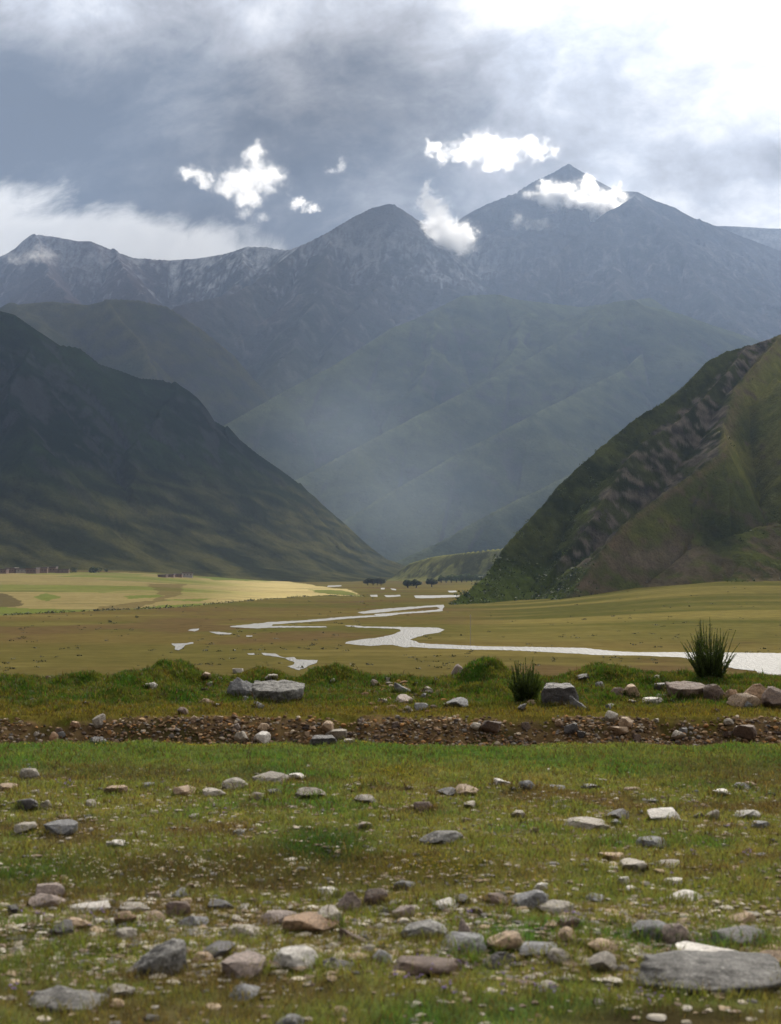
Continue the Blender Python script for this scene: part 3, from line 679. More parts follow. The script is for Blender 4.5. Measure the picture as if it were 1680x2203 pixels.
sm = cloud('soft backlit mist hanging in the valley mouth between the dark hillside and the spurs', 850, 1040, 3420, 200, [((.05, 0, -.2), (1.75, 1.4, 1.2)), ((-.6, 0, .5), (1.35, 1.2, 1.1))], .00056, .5, 1.0, 0.0)
next(n for n in sm.data.materials[0].node_tree.nodes if n.type == 'PRINCIPLED_VOLUME').inputs['Color'].default_value = (.70, .84, 1.0, 1)
sm.name = 'mist'; sm.data.name = 'mist'; sm['category'] = 'mist'; sm['kind'] = 'stuff'; del sm['group']
# unseen clouds added above the frame, each placed sunward to shade one slope
def shade_cloud(tx, ty, tz, rx, ry, alt, label):
    k = (alt - tz) / SUN_DIR.z
    c = (tx + SUN_DIR.x * k, ty + SUN_DIR.y * k, alt)
    r = random.Random(int(tx * 7 + ty)); s = max(rx, ry)
    ells = [((0, 0, 0), (rx / s * .85, ry / s * .85, .16))]
    for i in range(11):
        a = r.uniform(0, 6.28); q = r.uniform(.35, .8)
        ells.append(((math.cos(a) * q * rx / s, math.sin(a) * q * ry / s, r.uniform(-.04, .06)), (r.uniform(.2, .36) * rx / s, r.uniform(.2, .36) * ry / s, r.uniform(.07, .15))))
    o = union_ellipsoids('cloud', ells, s, s * .05, .10); o.location = c
    o.data.materials.clear(); o.data.materials.append(SHADE_CLOUD_MAT)
    tag(o, label, 'cloud', 'unseen shade clouds added overhead')
SHADE_CLOUD_MAT, _T, _b, _o = new_mat('shade_cloud_white'); _b.inputs['Base Color'].default_value = (.85, .85, .86, 1); _b.inputs['Roughness'].default_value = 1
SHADE_CLOUDS = [
 (-700, 2450, 200, 800, 820, 7000, 'unseen cloud added overhead to shade the dark left slope'),
 (-1000, 4500, 400, 900, 850, 7000, 'unseen cloud added overhead to shade the rounded green hill'),
 (950, 4930, 500, 1250, 620, 7000, 'broad unseen cloud added overhead to shade the stepped spurs'),
 (-100, 6350, 1100, 1500, 420, 7000, 'long unseen cloud added overhead to shade the foot of the snow chain'),
 (1960, 7900, 1300, 850, 900, 7400, 'unseen cloud added overhead to shade the right shoulder of the highest peak'),
 (200, 790, 30, 130, 110, 7000, 'small unseen cloud added overhead to shade the near hill'),
]
for d in SHADE_CLOUDS: shade_cloud(*d)

# ------------------------------------------------------------------ haze over the whole valley
def make_haze():
    bm = bmesh.new(); bmesh.ops.create_cube(bm, size=1)
    me = bpy.data.meshes.new('haze'); bm.to_mesh(me); bm.free()
    m = bpy.data.materials.new('haze_air'); m.use_nodes = True; T = NT(m.node_tree); T.n.clear()
    out = T.node('ShaderNodeOutputMaterial'); v = T.node('ShaderNodeVolumePrincipled')
    v.inputs['Color'].default_value = HAZE_COL; v.inputs['Density'].default_value = HAZE_DENS; v.inputs['Anisotropy'].default_value = HAZE_G
    T.l.new(v.outputs[0], out.inputs['Volume'])
    o = link('haze', me, m)
    z0, z1 = -21.5, 3100; y0, y1 = -40, 11650
    o.scale = (9200, y1 - y0, z1 - z0); o.location = (0, (y0 + y1) / 2, (z0 + z1) / 2)
    tag(o, 'pale blue haze filling the valley air', 'haze', kind='stuff')
HAZE_COL, HAZE_DENS, HAZE_G = (.40, .54, .80, 1), 3.9e-5, 0.55
make_haze()
# ------------------------------------------------------------------ stones
def stone_mat(name, col, col2, lichen, lk, rough=.75):
    m, T, b, out = new_mat(name)
    tc = T.node('ShaderNodeTexCoord'); oi = T.node('ShaderNodeObjectInfo')
    off = T.xyz(T.math('MULTIPLY', oi.outputs['Random'], 37.0), T.math('MULTIPLY', oi.outputs['Random'], 11.0), 0.0)
    p = T.vmath('ADD', T.node('ShaderNodeNewGeometry').outputs['Position'], off)
    n1 = T.noise(p, 11, 6, .65); n2 = T.noise(p, 75, 5, .75); n3 = T.noise(p, 34, 8, .78)
    c = T.mix(T.smooth(n1, .35, .65), col, col2)
    c = T.mix(T.math('MULTIPLY', T.smooth(n3, .52, .66), lk), c, lichen)
    k = T.math('MULTIPLY_ADD', T.smooth(n2, .3, .7), 1.0, .5)
    v = T.math('MULTIPLY', k, T.math('MULTIPLY_ADD', oi.outputs['Random'], .5, .9))
    c = T.mix(1.0, c, T.xyz(v, v, v), 'MULTIPLY')
    T.l.new(c, b.inputs['Base Color']); b.inputs['Roughness'].default_value = rough; b.inputs['Specular IOR Level'].default_value = .3
    bn = T.node('ShaderNodeBump'); bn.inputs['Strength'].default_value = .8; bn.inputs['Distance'].default_value = .02
    T.l.new(T.noise(p, 38, 8, .75), bn.inputs['Height']); T.l.new(bn.outputs[0], b.inputs['Normal'])
    return m
SM = {
 'white': stone_mat('white_stone', (.44, .42, .38), (.33, .30, .27), (.54, .52, .48), .4, .55),
 'pale': stone_mat('pale_stone', (.28, .255, .215), (.21, .185, .155), (.38, .35, .30), .5),
 'tan': stone_mat('tan_stone', (.30, .215, .14), (.21, .15, .10), (.36, .29, .21), .4),
 'pink': stone_mat('pinkish_stone', (.225, .180, .155), (.165, .132, .115), (.31, .26, .23), .5),
 'grey': stone_mat('grey_stone', (.175, .175, .178), (.115, .115, .118), (.27, .27, .265), .5),
 'dark': stone_mat('dark_stone', (.060, .055, .055), (.034, .031, .031), (.11, .105, .10), .3, .6),
 'orange': stone_mat('orange_stone', (.29, .185, .11), (.22, .145, .09), (.36, .28, .20), .4),
 'brown': stone_mat('brown_stone', (.115, .080, .060), (.075, .052, .042), (.20, .16, .13), .4),
 'lichen': stone_mat('lichened_stone', (.165, .160, .150), (.050, .047, .043), (.32, .31, .29), .8),
}
def stone_mesh(seed, kind):
    r = np.random.default_rng(seed)
    bm = bmesh.new(); bmesh.ops.create_icosphere(bm, subdivisions=4, radius=1)
    p = np.array([v.co[:] for v in bm.verts])
    cuts, lo, hi = {'round': (12, .64, .92), 'dome': (14, .55, .9), 'boulder': (15, .48, .86), 'angular': (14, .38, .80), 'slab': (15, .42, .86)}[kind]
    p = p * (1 + .22 * fbm(p[:, 0] * 1.2 + seed, p[:, 1] * 1.2 + p[:, 2] * 1.7, seed, 3))[:, None]
    for i in range(cuts):
        n = r.normal(size=3); n /= np.linalg.norm(n)
        if kind == 'slab' and i < 2: n = np.array([r.normal() * .1, r.normal() * .12, 1.0 if i == 0 else -1.0]); n /= np.linalg.norm(n)
        d = r.uniform(lo, hi)
        if kind == 'slab' and i < 2: d = r.uniform(.45, .6)
        e = p @ n - d
        p = p - np.where(e > 0, e * r.uniform(.82, .97), 0)[:, None] * n
    p = p + p * (.075 * fbm(p[:, 0] * 2.6 + seed, p[:, 1] * 2.6 + p[:, 2] * 3.3, seed + 5, 5) - .07 * np.maximum(ridged(p[:, 0] * 1.7 + seed, p[:, 1] * 1.7 - p[:, 2] * 2.2, seed + 9, 3) - .45, 0))[:, None]
    p -= (p.max(0) + p.min(0)) / 2; p /= np.ptp(p, axis=0) / 2
    for v, c in zip(bm.verts, p): v.co = c
    me = bpy.data.meshes.new('stone'); bm.to_mesh(me); bm.free()
    me.polygons.foreach_set('use_smooth', np.ones(len(me.polygons), bool))
    me.set_sharp_from_angle(angle=R(28))
    me.materials.append(SM['grey'])
    return me

def hull_mesh(seed, pts, vox=.05):
    """a rock hewn from the hull of a few corner points (unit box), weathered"""
    bm = bmesh.new()
    for q in pts: bm.verts.new(q)
    bmesh.ops.convex_hull(bm, input=bm.verts[:])
    me = bpy.data.meshes.new('hull'); bm.to_mesh(me); bm.free()
    o = bpy.data.objects.new('hull', me); C.collection.objects.link(o)
    md = o.modifiers.new('r', 'REMESH'); md.mode = 'VOXEL'; md.voxel_size = vox
    md = o.modifiers.new('s', 'SMOOTH'); md.iterations = 3; md.factor = .5
    ev = o.evaluated_get(bpy.context.evaluated_depsgraph_get()); me2 = bpy.data.meshes.new_from_object(ev)
    bpy.data.objects.remove(o); bpy.data.meshes.remove(me)
    n = len(me2.vertices); co = np.empty(n * 3, np.float32); me2.vertices.foreach_get('co', co); p = co.reshape(-1, 3).astype(float)
    no = np.empty(n * 3, np.float32); me2.vertices.foreach_get('normal', no); no = no.reshape(-1, 3)
    p = p + no * (.07 * fbm(p[:, 0] * 2.2 + seed, p[:, 1] * 2 + p[:, 2] * 3.1, seed, 5) - .05 * np.maximum(ridged(p[:, 0] * 1.5 + seed, p[:, 1] - p[:, 2] * 2.4, seed + 3, 3) - .4, 0))[:, None]
    me2.vertices.foreach_set('co', p.ravel().astype(np.float32))
    me2.polygons.foreach_set('use_smooth', np.ones(len(me2.polygons), bool)); me2.set_sharp_from_angle(angle=R(32))
    me2.name = 'stone'; me2.materials.clear(); me2.materials.append(SM['grey']); me2.update()
    return me2
def ring(z, s=1): return [(-s, -.1 * s, z), (-.6 * s, -.7 * s, z), (.3 * s, -.85 * s, z), (s, -.3 * s, z), (.9 * s, .6 * s, z), (0, .9 * s, z), (-.8 * s, .6 * s, z)]
HULLS = {
 'wedge': [(-1, -.2, 0), (-.75, .6, 0), (.62, -.8, 0), (1, .1, 0), (.8, .8, 0), (.55, .1, 1.0), (.85, .25, .93), (.0, .15, .72), (.25, -.75, .66), (.66, -.62, .72), (-.6, -.6, .12), (.9, -.2, .75)] + ring(-.35, .8),
 'plank': [(-1, -.2, .05), (-.9, -.55, .25), (-.82, .3, .9), (-.78, -.1, 1.0), (-.3, .55, .92), (.1, .5, .72), (.5, .6, .86), (1, .5, .8), (1, -.6, .45), (.2, -.85, .30), (-.5, -.8, .28)] + ring(-.5, .95),
 'table': [(-1, -.35, .72), (-.95, .35, .98), (.2, .6, 1.0), (.98, .35, .86), (1, -.25, .72), (.35, -.8, .62), (-.6, -.75, .60), (.25, -.7, -.05), (.9, -.4, .15), (-.85, -.5, .15)] + ring(-.3, .8),
 'block': [(-.95, -.6, 0), (-1, .4, .5), (-.92, -.5, .82), (-.7, .3, 1), (.55, .3, 1), (.72, -.55, .82), (1, -.2, .35), (.9, .5, .5), (.8, -.6, 0)] + ring(-.3, .85),
 'shard': [(-.95, -.1, 0), (-.9, .1, 1.0), (-.5, -.25, .75), (.3, -.5, .35), (1, -.1, .05), (.7, .5, 0), (-.6, .5, .5)] + ring(-.3, .7),
 'tooth': [(-.75, -.5, 0), (-.55, -.1, .7), (-.4, .1, 1.0), (-.25, .2, .98), (.3, -.3, .6), (.9, -.2, .08), (.7, .6, .1), (-.6, .6, .3), (.1, -.7, .2)] + ring(-.3, .8),
 'peak': [(-1, -.3, .2), (-.85, .3, .45), (-.15, .1, .95), (.25, -.1, 1.0), (.85, -.3, .62), (1, 0, .2), (.5, -.8, .1), (-.5, -.8, .15), (.5, .6, .5)] + ring(-.3, .85),
 'loaf': [(-1, -.1, .3), (-.75, 0, .8), (-.3, .1, 1), (.4, .1, .72), (.85, 0, .66), (1, -.1, .25), (.1, -.8, .4), (-.7, -.7, .4), (.7, -.7, .3)] + ring(-.4, .9)}
HM = {k: hull_mesh(700 + 11 * i, p) for i, (k, p) in enumerate(HULLS.items())}
KINDS = {k: [stone_mesh(1000 + 37 * i + 7 * j, k) for i in range(5)] for j, k in enumerate(('round', 'dome', 'boulder', 'angular', 'slab'))}
FOOT = []                                       # stone footprints, so that no blade grows through them
def stone(label, x0, x1, y0, y1, mat, kind='boulder', v=0, rz=None, tilt=0, cat='stone', name='stone', group=None, depth=.85, sink=.22):
    """a stone seen between x0..x1, y0 (top)..y1 (foot) of the picture, standing on the ground there"""
    P = raycast((x0 + x1) / 2, y1)
    sc = P[1] / F
    w = (x1 - x0) * sc / 2 * .95; h = (y1 - y0) * sc * .86
    dep = w * depth
    slopef = CAM_H / P[1]                       # how much of the top shows from this height
    hz = max(.25 * w, (h - slopef * dep * .7)) / (1 - sink) / 2
    hull = kind in HM
    me = HM[kind] if hull else KINDS[kind][v % 5]
    o = bpy.data.objects.new(name, me); C.collection.objects.link(o)
    rz = (hash((int(x0), int(y1))) % 628) / 100 if rz is None else rz
    yy = P[1] + dep * .75
    o.location = (P[0], yy, float(ground_z(P[0], yy)) + hz * (1 - 2 * sink))
    if hull:
        hh = max(.3 * w, h - slopef * dep * .35); o.location.z = float(ground_z(P[0], P[1] + dep * .4)) - .015
        rz = v * .12; hz = hh
    turn = Matrix.Rotation(rz, 4, 'Z') @ me_fit(rz, w, dep, hz)
    o.matrix_world = Matrix.Translation(o.location) @ Matrix.Rotation(tilt, 4, 'Y') @ turn
    o.material_slots[0].link = 'OBJECT'; o.material_slots[0].material = SM[mat]
    tag(o, label, cat, group)
    FOOT.append((P[0], yy, w, dep))
    return o
def me_fit(rz, w, d, h):
    # scale so that after turning by rz the widths across and along the view stay w and d
    c, s = abs(math.cos(rz)), abs(math.sin(rz))
    return Matrix.Diagonal((w * c + d * s, w * s + d * c, h, 1))

STONES = [
 # on the verge
 (535, 657, 1455, 1514, 'lichen', 'table', 0, 'boulder', 'large pale grey flat-topped boulder on the grassy verge, the widest rock there'),
 (488, 548, 1448, 1498, 'grey', 'loaf', 2, 'boulder', 'grey sloping boulder pressed against the left end of the wide flat-topped boulder'),
 (432, 453, 1446, 1463, 'tan', 'round', 0, 'stone', 'round tan stone on the mound left of the wide flat-topped boulder'),
 (430, 456, 1499, 1516, 'tan', 'boulder', 2, 'stone', 'tan stone in the grass below the round tan one on the mound'),
 (381, 403, 1518, 1536, 'brown', 'dome', 1, 'stone', 'grey-brown stone at the top edge of the earth bank, left half'),
 (500, 523, 1436, 1449, 'pale', 'round', 2, 'stone', 'pale egg-shaped stone behind the grey sloping boulder'),
 (545, 567, 1507, 1523, 'grey', 'dome', 3, 'stone', 'small grey stone at the foot of the wide flat-topped boulder'),
 (797, 817, 1459, 1478, 'pink', 'dome', 2, 'stone', 'upright pinkish stone left of the cluster of grey slabs on the verge'),
 (1165, 1251, 1460, 1517, 'dark', 'block', 0, 'boulder', 'big dark grey boulder beside the low spiky shrub'),
 (1223, 1274, 1487, 1529, 'grey', 'shard', 0, 'stone', 'grey slab leaning on the right side of the big dark boulder'),
 (955, 1008, 1497, 1523, 'grey', 'boulder', 2, 'stone', 'blocky grey stone lying alone in the verge grass left of the low spiky shrub'),
 (844, 896, 1462, 1492, 'grey', 'shard', 0, 'stone', 'slanted grey slab in the stone cluster in the middle of the verge'),
 (850, 893, 1490, 1516, 'pink', 'boulder', 4, 'stone', 'rounded pinkish-grey stone below the slanted slab in the middle of the verge'),
 (892, 922, 1511, 1531, 'grey', 'slab', 4, 'stone', 'small tilted grey plate near the earth bank below the mid-verge cluster'),
 (972, 999, 1425, 1451, 'pink', 'boulder', 0, 'stone', 'grey-pink stone leaning on the left side of the round grass mound'),
 (1318, 1352, 1478, 1501, 'brown', 'dome', 4, 'stone', 'brown-grey stone joined to the tan stone right of the big dark boulder'),
 (1342, 1376, 1469, 1499, 'tan', 'round', 3, 'stone', 'upright tan stone right of the big dark boulder'),
 (1440, 1521, 1460, 1501, 'brown', 'table', 2, 'boulder', 'large flat-topped red-brown boulder under the tall spiky shrub'),
 (1517, 1563, 1469, 1507, 'brown', 'boulder', 1, 'boulder', 'dark brown block between the red-brown boulder and the orange stones'),
 (1560, 1592, 1481, 1509, 'orange', 'dome', 0, 'stone', 'small orange stone right beside the dark brown block'),
 (1598, 1663, 1462, 1511, 'orange', 'peak', 1, 'boulder', 'tallest orange boulder near the water at the end of the verge'),
 (1575, 1634, 1488, 1523, 'tan', 'boulder', 0, 'boulder', 'tan boulder lying in front of the tallest orange boulder'),
 (1643, 1710, 1470, 1527, 'brown', 'boulder', 2, 'boulder', 'grey-brown boulder cut by the right edge of the picture on the verge'),
 (1283, 1301, 1464, 1481, 'grey', 'slab', 1, 'stone', 'small upright grey stone in the verge grass above the leaning slab'),
 (1117, 1133, 1512, 1529, 'dark', 'angular', 2, 'stone', 'small black stone near the bank below the low spiky shrub'),
 (1412, 1426, 1490, 1506, 'pale', 'round', 1, 'stone', 'small pale pebble left of the red-brown boulder'),
 (1385, 1420, 1500, 1513, 'white', 'slab', 0, 'stone', 'thin white plate in the grass left of the red-brown boulder'),
 (1240, 1268, 1450, 1462, 'dark', 'angular', 3, 'stone', 'dark stone behind the top of the big dark boulder'),
 (780, 815, 1483, 1492, 'pale', 'slab', 1, 'stone', 'flat pale stone in the grass right of the wide flat-topped boulder'),
 (1590, 1620, 1500, 1524, 'grey', 'round', 4, 'stone', 'little grey stone under the tallest orange boulder'),
 # in the earth bank
 (502, 533, 1574, 1601, 'pale', 'round', 0, 'stone', 'pale egg-shaped stone at the foot of the earth bank, left of the dark block'),
 (546, 578, 1576, 1603, 'white', 'boulder', 1, 'stone', 'whitish stone at the foot of the bank between the egg-shaped stone and the dark block'),
 (667, 726, 1576, 1607, 'dark', 'block', 1, 'stone', 'black block at the foot of the earth bank, largest stone there'),
 (190, 229, 1582, 1603, 'dark', 'boulder', 3, 'stone', 'black stone at the foot of the bank near its left end'),
 (552, 578, 1560, 1579, 'tan', 'dome', 4, 'stone', 'tan stone stuck in the bank just above the whitish stone'),
 (690, 716, 1554, 1576, 'tan', 'boulder', 1, 'stone', 'tan stone stuck in the bank above the largest black block'),
 (705, 738, 1575, 1593, 'pale', 'slab', 2, 'stone', 'pale flat stone right of the largest black block'),
 (199, 223, 1541, 1567, 'pale', 'boulder', 4, 'stone', 'pale-topped grey stone on the upper edge of the bank near its left end'),
 (106, 123, 1576, 1596, 'orange', 'round', 1, 'stone', 'small orange stone in the bank near the left edge of the picture'),
 (735, 772, 1588, 1601, 'pale', 'slab', 4, 'stone', 'long pale flat stone at the foot of the bank right of the black block'),
 (1302, 1333, 1529, 1554, 'pale', 'boulder', 2, 'stone', 'pale grey stone on the upper edge of the bank below the leaning slab'),
 (1334, 1359, 1545, 1567, 'tan', 'round', 2, 'stone', 'round tan stone in the bank right under the pale grey edge stone'),
 (1309, 1356, 1570, 1586, 'tan', 'slab', 3, 'stone', 'flat sandy slab low in the bank under the round tan stone'),
 (1034, 1077, 1554, 1582, 'brown', 'angular', 1, 'stone', 'three-cornered brown stone in the middle of the bank'),
 (1194, 1213, 1549, 1564, 'tan', 'round', 4, 'stone', 'tan pebble high in the bank below the big dark boulder'),
 (1014, 1032, 1556, 1571, 'pale', 'round', 3, 'stone', 'pale pebble left of the three-cornered brown stone in the bank'),
 (1558, 1581, 1549, 1563, 'pale', 'round', 4, 'stone', 'pale stone high in the bank below the tan and orange boulders'),
 (1588, 1627, 1569, 1598, 'brown', 'slab', 3, 'stone', 'dark grey-brown plate low in the bank below the tan boulder'),
 (1214, 1241, 1558, 1581, 'dark', 'boulder', 4, 'stone', 'dark stone in the bank beside the tan pebble under the big dark boulder'),
 (1450, 1478, 1574, 1592, 'pale', 'angular', 3, 'stone', 'pale chipped stone low in the bank below the red-brown boulder'),
 # upper meadow
 (555, 628, 1658, 1686, 'pale', 'dome', 0, 'stone', 'largest pale rounded stone just behind the upper stone band of the meadow'),
 (481, 529, 1669, 1696, 'pale', 'round', 1, 'stone', 'pale round stone left of the largest pale rounded stone'),
 (620, 657, 1662, 1678, 'white', 'slab', 2, 'stone', 'thin white plate sloping off the right side of the largest pale rounded stone'),
 (43, 83, 1647, 1673, 'pale', 'dome', 2, 'stone', 'pale domed stone near the left edge in the upper meadow'),
 (-6, 38, 1686, 1701, 'tan', 'slab', 0, 'stone', 'tan flat stone cut by the left edge in the upper meadow'),
 (642, 693, 1691, 1718, 'pale', 'boulder', 3, 'stone', 'pale pinkish lump right below the largest pale rounded stone'),
 (570, 611, 1695, 1713, 'dark', 'boulder', 1, 'stone', 'dark stone below the largest pale rounded stone'),
 (531, 569, 1702, 1722, 'pink', 'slab', 1, 'stone', 'pinkish flat stone left of the dark stone in the upper stone band'),
 (34, 76, 1717, 1743, 'dark', 'angular', 4, 'stone', 'dark grey wedge stone near the left edge of the upper stone band'),
 (85, 111, 1718, 1737, 'pale', 'dome', 3, 'stone', 'small pale stone right of the dark wedge stone'),
 (181, 207, 1717, 1736, 'pale', 'boulder', 0, 'stone', 'pale lump alone in the grass right of the two stones by the left edge'),
 (373, 416, 1689, 1709, 'tan', 'dome', 0, 'stone', 'reddish tan stone in the upper stone band left of the pale round stone'),
 (435, 477, 1696, 1713, 'pale', 'slab', 3, 'stone', 'pale flat stone just below and left of the pale round stone'),
 (225, 262, 1689, 1707, 'tan', 'slab', 2, 'stone', 'sandy flat stone in the upper meadow, left of the middle stones'),
 (765, 807, 1708, 1731, 'pale', 'dome', 1, 'stone', 'pale cap-shaped stone at the right end of the upper stone band'),
 (100, 157, 1766, 1791, 'grey', 'slab', 0, 'stone', 'long grey stone below the dark wedge stone near the left edge'),
 (30, 71, 1769, 1791, 'pale', 'slab', 4, 'stone', 'pale flat stone left of the long grey stone near the left edge'),
 (765, 801, 1767, 1787, 'pink', 'slab', 3, 'stone', 'reddish flat stone in the grass below the pale cap-shaped stone'),
 (1118, 1153, 1675, 1698, 'grey', 'boulder', 1, 'stone', 'dark grey block standing alone in the upper meadow right of the middle'),
 (1178, 1216, 1687, 1700, 'grey', 'slab', 2, 'stone', 'thin grey plate right of the lone dark grey block'),
 (1255, 1296, 1685, 1699, 'dark', 'slab', 4, 'stone', 'black flat stone in the upper meadow farther right of the lone grey block'),
 (1345, 1385, 1690, 1705, 'tan', 'dome', 2, 'stone', 'sandy low stone right of the black flat stone in the upper meadow'),
 (940, 981, 1690, 1712, 'dark', 'angular', 0, 'stone', 'dark stone with a pale top at the left of the mid-meadow pair'),
 (972, 1022, 1688, 1707, 'tan', 'dome', 3, 'stone', 'tan lump behind the dark pale-topped stone in mid meadow'),
 (890, 933, 1722, 1746, 'brown', 'slab', 1, 'stone', 'brown plate tipped up out of the grass in mid meadow'),
 (1303, 1354, 1737, 1766, 'dark', 'boulder', 2, 'stone', 'nearly black boulder left of the bright white-topped stone'),
 (1398, 1467, 1736, 1769, 'white', 'angular', 2, 'stone', 'bright white-topped angular stone right of the nearly black boulder'),
 (1589, 1636, 1737, 1761, 'white', 'boulder', 2, 'stone', 'white-capped stone near the right edge, level with the bright angular stone'),
 (1519, 1551, 1739, 1766, 'pale', 'boulder', 4, 'stone', 'pale knobbly stone between the two white-topped stones'),
 (1099, 1131, 1742, 1758, 'pale', 'round', 2, 'stone', 'cream coloured stone in the grass below the lone dark grey block'),
 (1235, 1311, 1762, 1786, 'pale', 'slab', 0, 'stone', 'long pale flat stone below and left of the nearly black boulder'),
 (1540, 1577, 1697, 1711, 'white', 'slab', 1, 'stone', 'white flat stone in the upper meadow above the knobbly stone'),
 (912, 989, 1783, 1817, 'lichen', 'dome', 4, 'stone', 'lumpy speckled grey stone right of the dark green grass tuft'),
 (1378, 1431, 1799, 1821, 'grey', 'slab', 3, 'stone', 'grey flat stone in the open grass under the bright angular stone'),
 (230, 273, 1807, 1822, 'white', 'slab', 2, 'stone', 'single white flat stone left of the dark green grass tuft'),
 (1289, 1347, 1832, 1851, 'tan', 'slab', 3, 'stone', 'tan flat stone above the pale stone pair right of the middle'),
 (1335, 1396, 1847, 1873, 'pale', 'slab', 1, 'stone', 'pale ragged stone touching the tan flat stone from below'),
 (1414, 1477, 1847, 1864, 'pale', 'dome', 2, 'stone', 'low pale hump right of the ragged pale stone'),
 # middle stone band
 (75, 133, 1897, 1940, 'pink', 'slab', 4, 'stone', 'pinkish slab propped up behind its twin at the left of the lower stone band'),
 (62, 129, 1915, 1953, 'pink', 'boulder', 3, 'stone', 'front one of the two pinkish stones at the left of the lower stone band'),
 (16, 43, 1944, 1969, 'dark', 'angular', 1, 'stone', 'black stone near the left edge of the lower stone band'),
 (142, 227, 1939, 1964, 'white', 'slab', 4, 'stone', 'white-topped long stone right of the two pinkish stones'),
 (245, 287, 1957, 1987, 'orange', 'dome', 1, 'stone', 'rounded orange-brown stone under the pale ledge, left lower band'),
 (254, 314, 1941, 1962, 'pale', 'slab', 2, 'stone', 'pale ledge-like stone behind the rounded orange-brown stone'),
 (358, 407, 1936, 1972, 'brown', 'slab', 4, 'stone', 'brown plate tilted upwards behind the big lichened wedge boulder'),
 (444, 502, 1932, 1959, 'dark', 'slab', 1, 'stone', 'dark stone with a white edge right of the tilted brown plate'),
 (508, 542, 1942, 1959, 'white', 'boulder', 0, 'stone', 'small white stone right of the dark white-edged stone'),
 (104, 152, 1979, 2011, 'dark', 'dome', 3, 'stone', 'dark grey rounded stone below the white-topped long stone'),
 (134, 186, 1969, 1996, 'tan', 'boulder', 2, 'stone', 'tan stone leaning behind the dark grey rounded stone'),
 (386, 442, 1962, 1997, 'grey', 'angular', 3, 'stone', 'dark grey stone with a pale top right behind the big lichened wedge boulder'),
 (304, 347, 1958, 1987, 'tan', 'dome', 4, 'stone', 'tan lump between the rounded orange-brown stone and the grey stones'),
 (494, 557, 1983, 2014, 'pale', 'dome', 2, 'stone', 'beige domed stone alone in the grass, right of the big lichened wedge boulder'),
 (246, 402, 2003, 2101, 'lichen', 'wedge', 0, 'boulder', 'big lichened grey wedge boulder with a black shadowed right face'),
 (558, 643, 1957, 1992, 'pink', 'dome', 1, 'stone', 'pale pinkish stone behind the long orange-tan slab'),
 (620, 717, 1968, 2006, 'orange', 'slab', 2, 'stone', 'long orange-tan slab left of the pointed pinkish-brown boulder'),
 (680, 738, 1948, 1987, 'pale', 'boulder', 4, 'stone', 'pale grey stone leaning behind the long orange-tan slab'),
 (717, 783, 1903, 1966, 'pink', 'peak', 0, 'boulder', 'tall pointed pinkish-brown boulder standing up in the middle of the lower band'),
 (688, 732, 1902, 1926, 'white', 'dome', 3, 'stone', 'white stone left behind the tall pointed pinkish-brown boulder'),
 (778, 842, 1907, 1947, 'brown', 'dome', 0, 'stone', 'brown stone with a pale cap right behind the tall pointed boulder'),
 (723, 809, 1984, 2031, 'brown', 'shard', 0, 'stone', 'red-brown wedge with a white sloping top below the tall pointed boulder'),
 (598, 668, 2038, 2082, 'white', 'slab', 3, 'stone', 'glaring white slab left of the dark rounded block in the lower meadow'),
 (680, 770, 2048, 2090, 'dark', 'loaf', 0, 'boulder', 'dark rounded block right of the glaring white slab'),
 (484, 562, 2054, 2097, 'pink', 'slab', 0, 'stone', 'dark pinkish stone with pale top left of the glaring white slab'),
 (34, 237, 2112, 2177, 'lichen', 'loaf', 0, 'boulder', 'long grey speckled boulder in the lower left corner'),
 (494, 562, 2117, 2151, 'grey', 'angular', 0, 'stone', 'grey three-cornered stone low in the grass under the dark pinkish stone'),
 (228, 287, 2112, 2141, 'pale', 'slab', 1, 'stone', 'pale flat stone right behind the long grey speckled boulder'),
 (236, 264, 2149, 2169, 'tan', 'round', 3, 'stone', 'small tan stone at the right end of the long grey speckled boulder'),
 (592, 648, 2179, 2215, 'grey', 'dome', 2, 'stone', 'grey domed stone cut by the bottom edge of the picture'),
 (713, 748, 2162, 2184, 'tan', 'round', 1, 'stone', 'small tan stone above the bottom edge right of the grey domed stone'),
 (798, 843, 2039, 2077, 'grey', 'dome', 1, 'stone', 'grey rounded stone right of the dark rounded block'),
 (428, 502, 2028, 2062, 'dark', 'slab', 2, 'stone', 'dark flat stone between the lichened wedge boulder and the pale stones'),
 (413, 452, 2047, 2072, 'tan', 'round', 4, 'stone', 'tan round stone at the right foot of the big lichened wedge boulder'),
 (248, 284, 1994, 2024, 'pale', 'slab', 3, 'stone', 'pale tilted plate behind the left slope of the lichened wedge boulder'),
 (868, 957, 1979, 2022, 'lichen', 'dome', 0, 'stone', 'speckled pale grey dome left of the pointed pinkish tooth'),
 (972, 1036, 1964, 2027, 'pink', 'tooth', 0, 'boulder', 'pointed pinkish tooth-shaped stone right of the speckled grey dome'),
 (953, 1047, 2004, 2047, 'grey', 'slab', 1, 'stone', 'grey ledge lying in front of the pointed pinkish tooth'),
 (1058, 1127, 2005, 2043, 'tan', 'dome', 2, 'stone', 'cream and pink rounded stone right of the pointed tooth'),
 (1034, 1122, 2038, 2082, 'dark', 'peak', 1, 'boulder', 'dark grey angular block in front of the cream and pink stone'),
 (858, 977, 2057, 2099, 'brown', 'slab', 4, 'boulder', 'broad dark brown flat rock among the purple flowers'),
 (1098, 1170, 1909, 1952, 'grey', 'dome', 3, 'stone', 'grey-brown domed stone with a white stone behind it'),
 (1042, 1102, 1916, 1947, 'brown', 'dome', 4, 'stone', 'brown domed stone left of the grey-brown domed one'),
 (1159, 1227, 1936, 1964, 'pale', 'boulder', 1, 'stone', 'pale rough stone at the right foot of the grey-brown domed stone'),
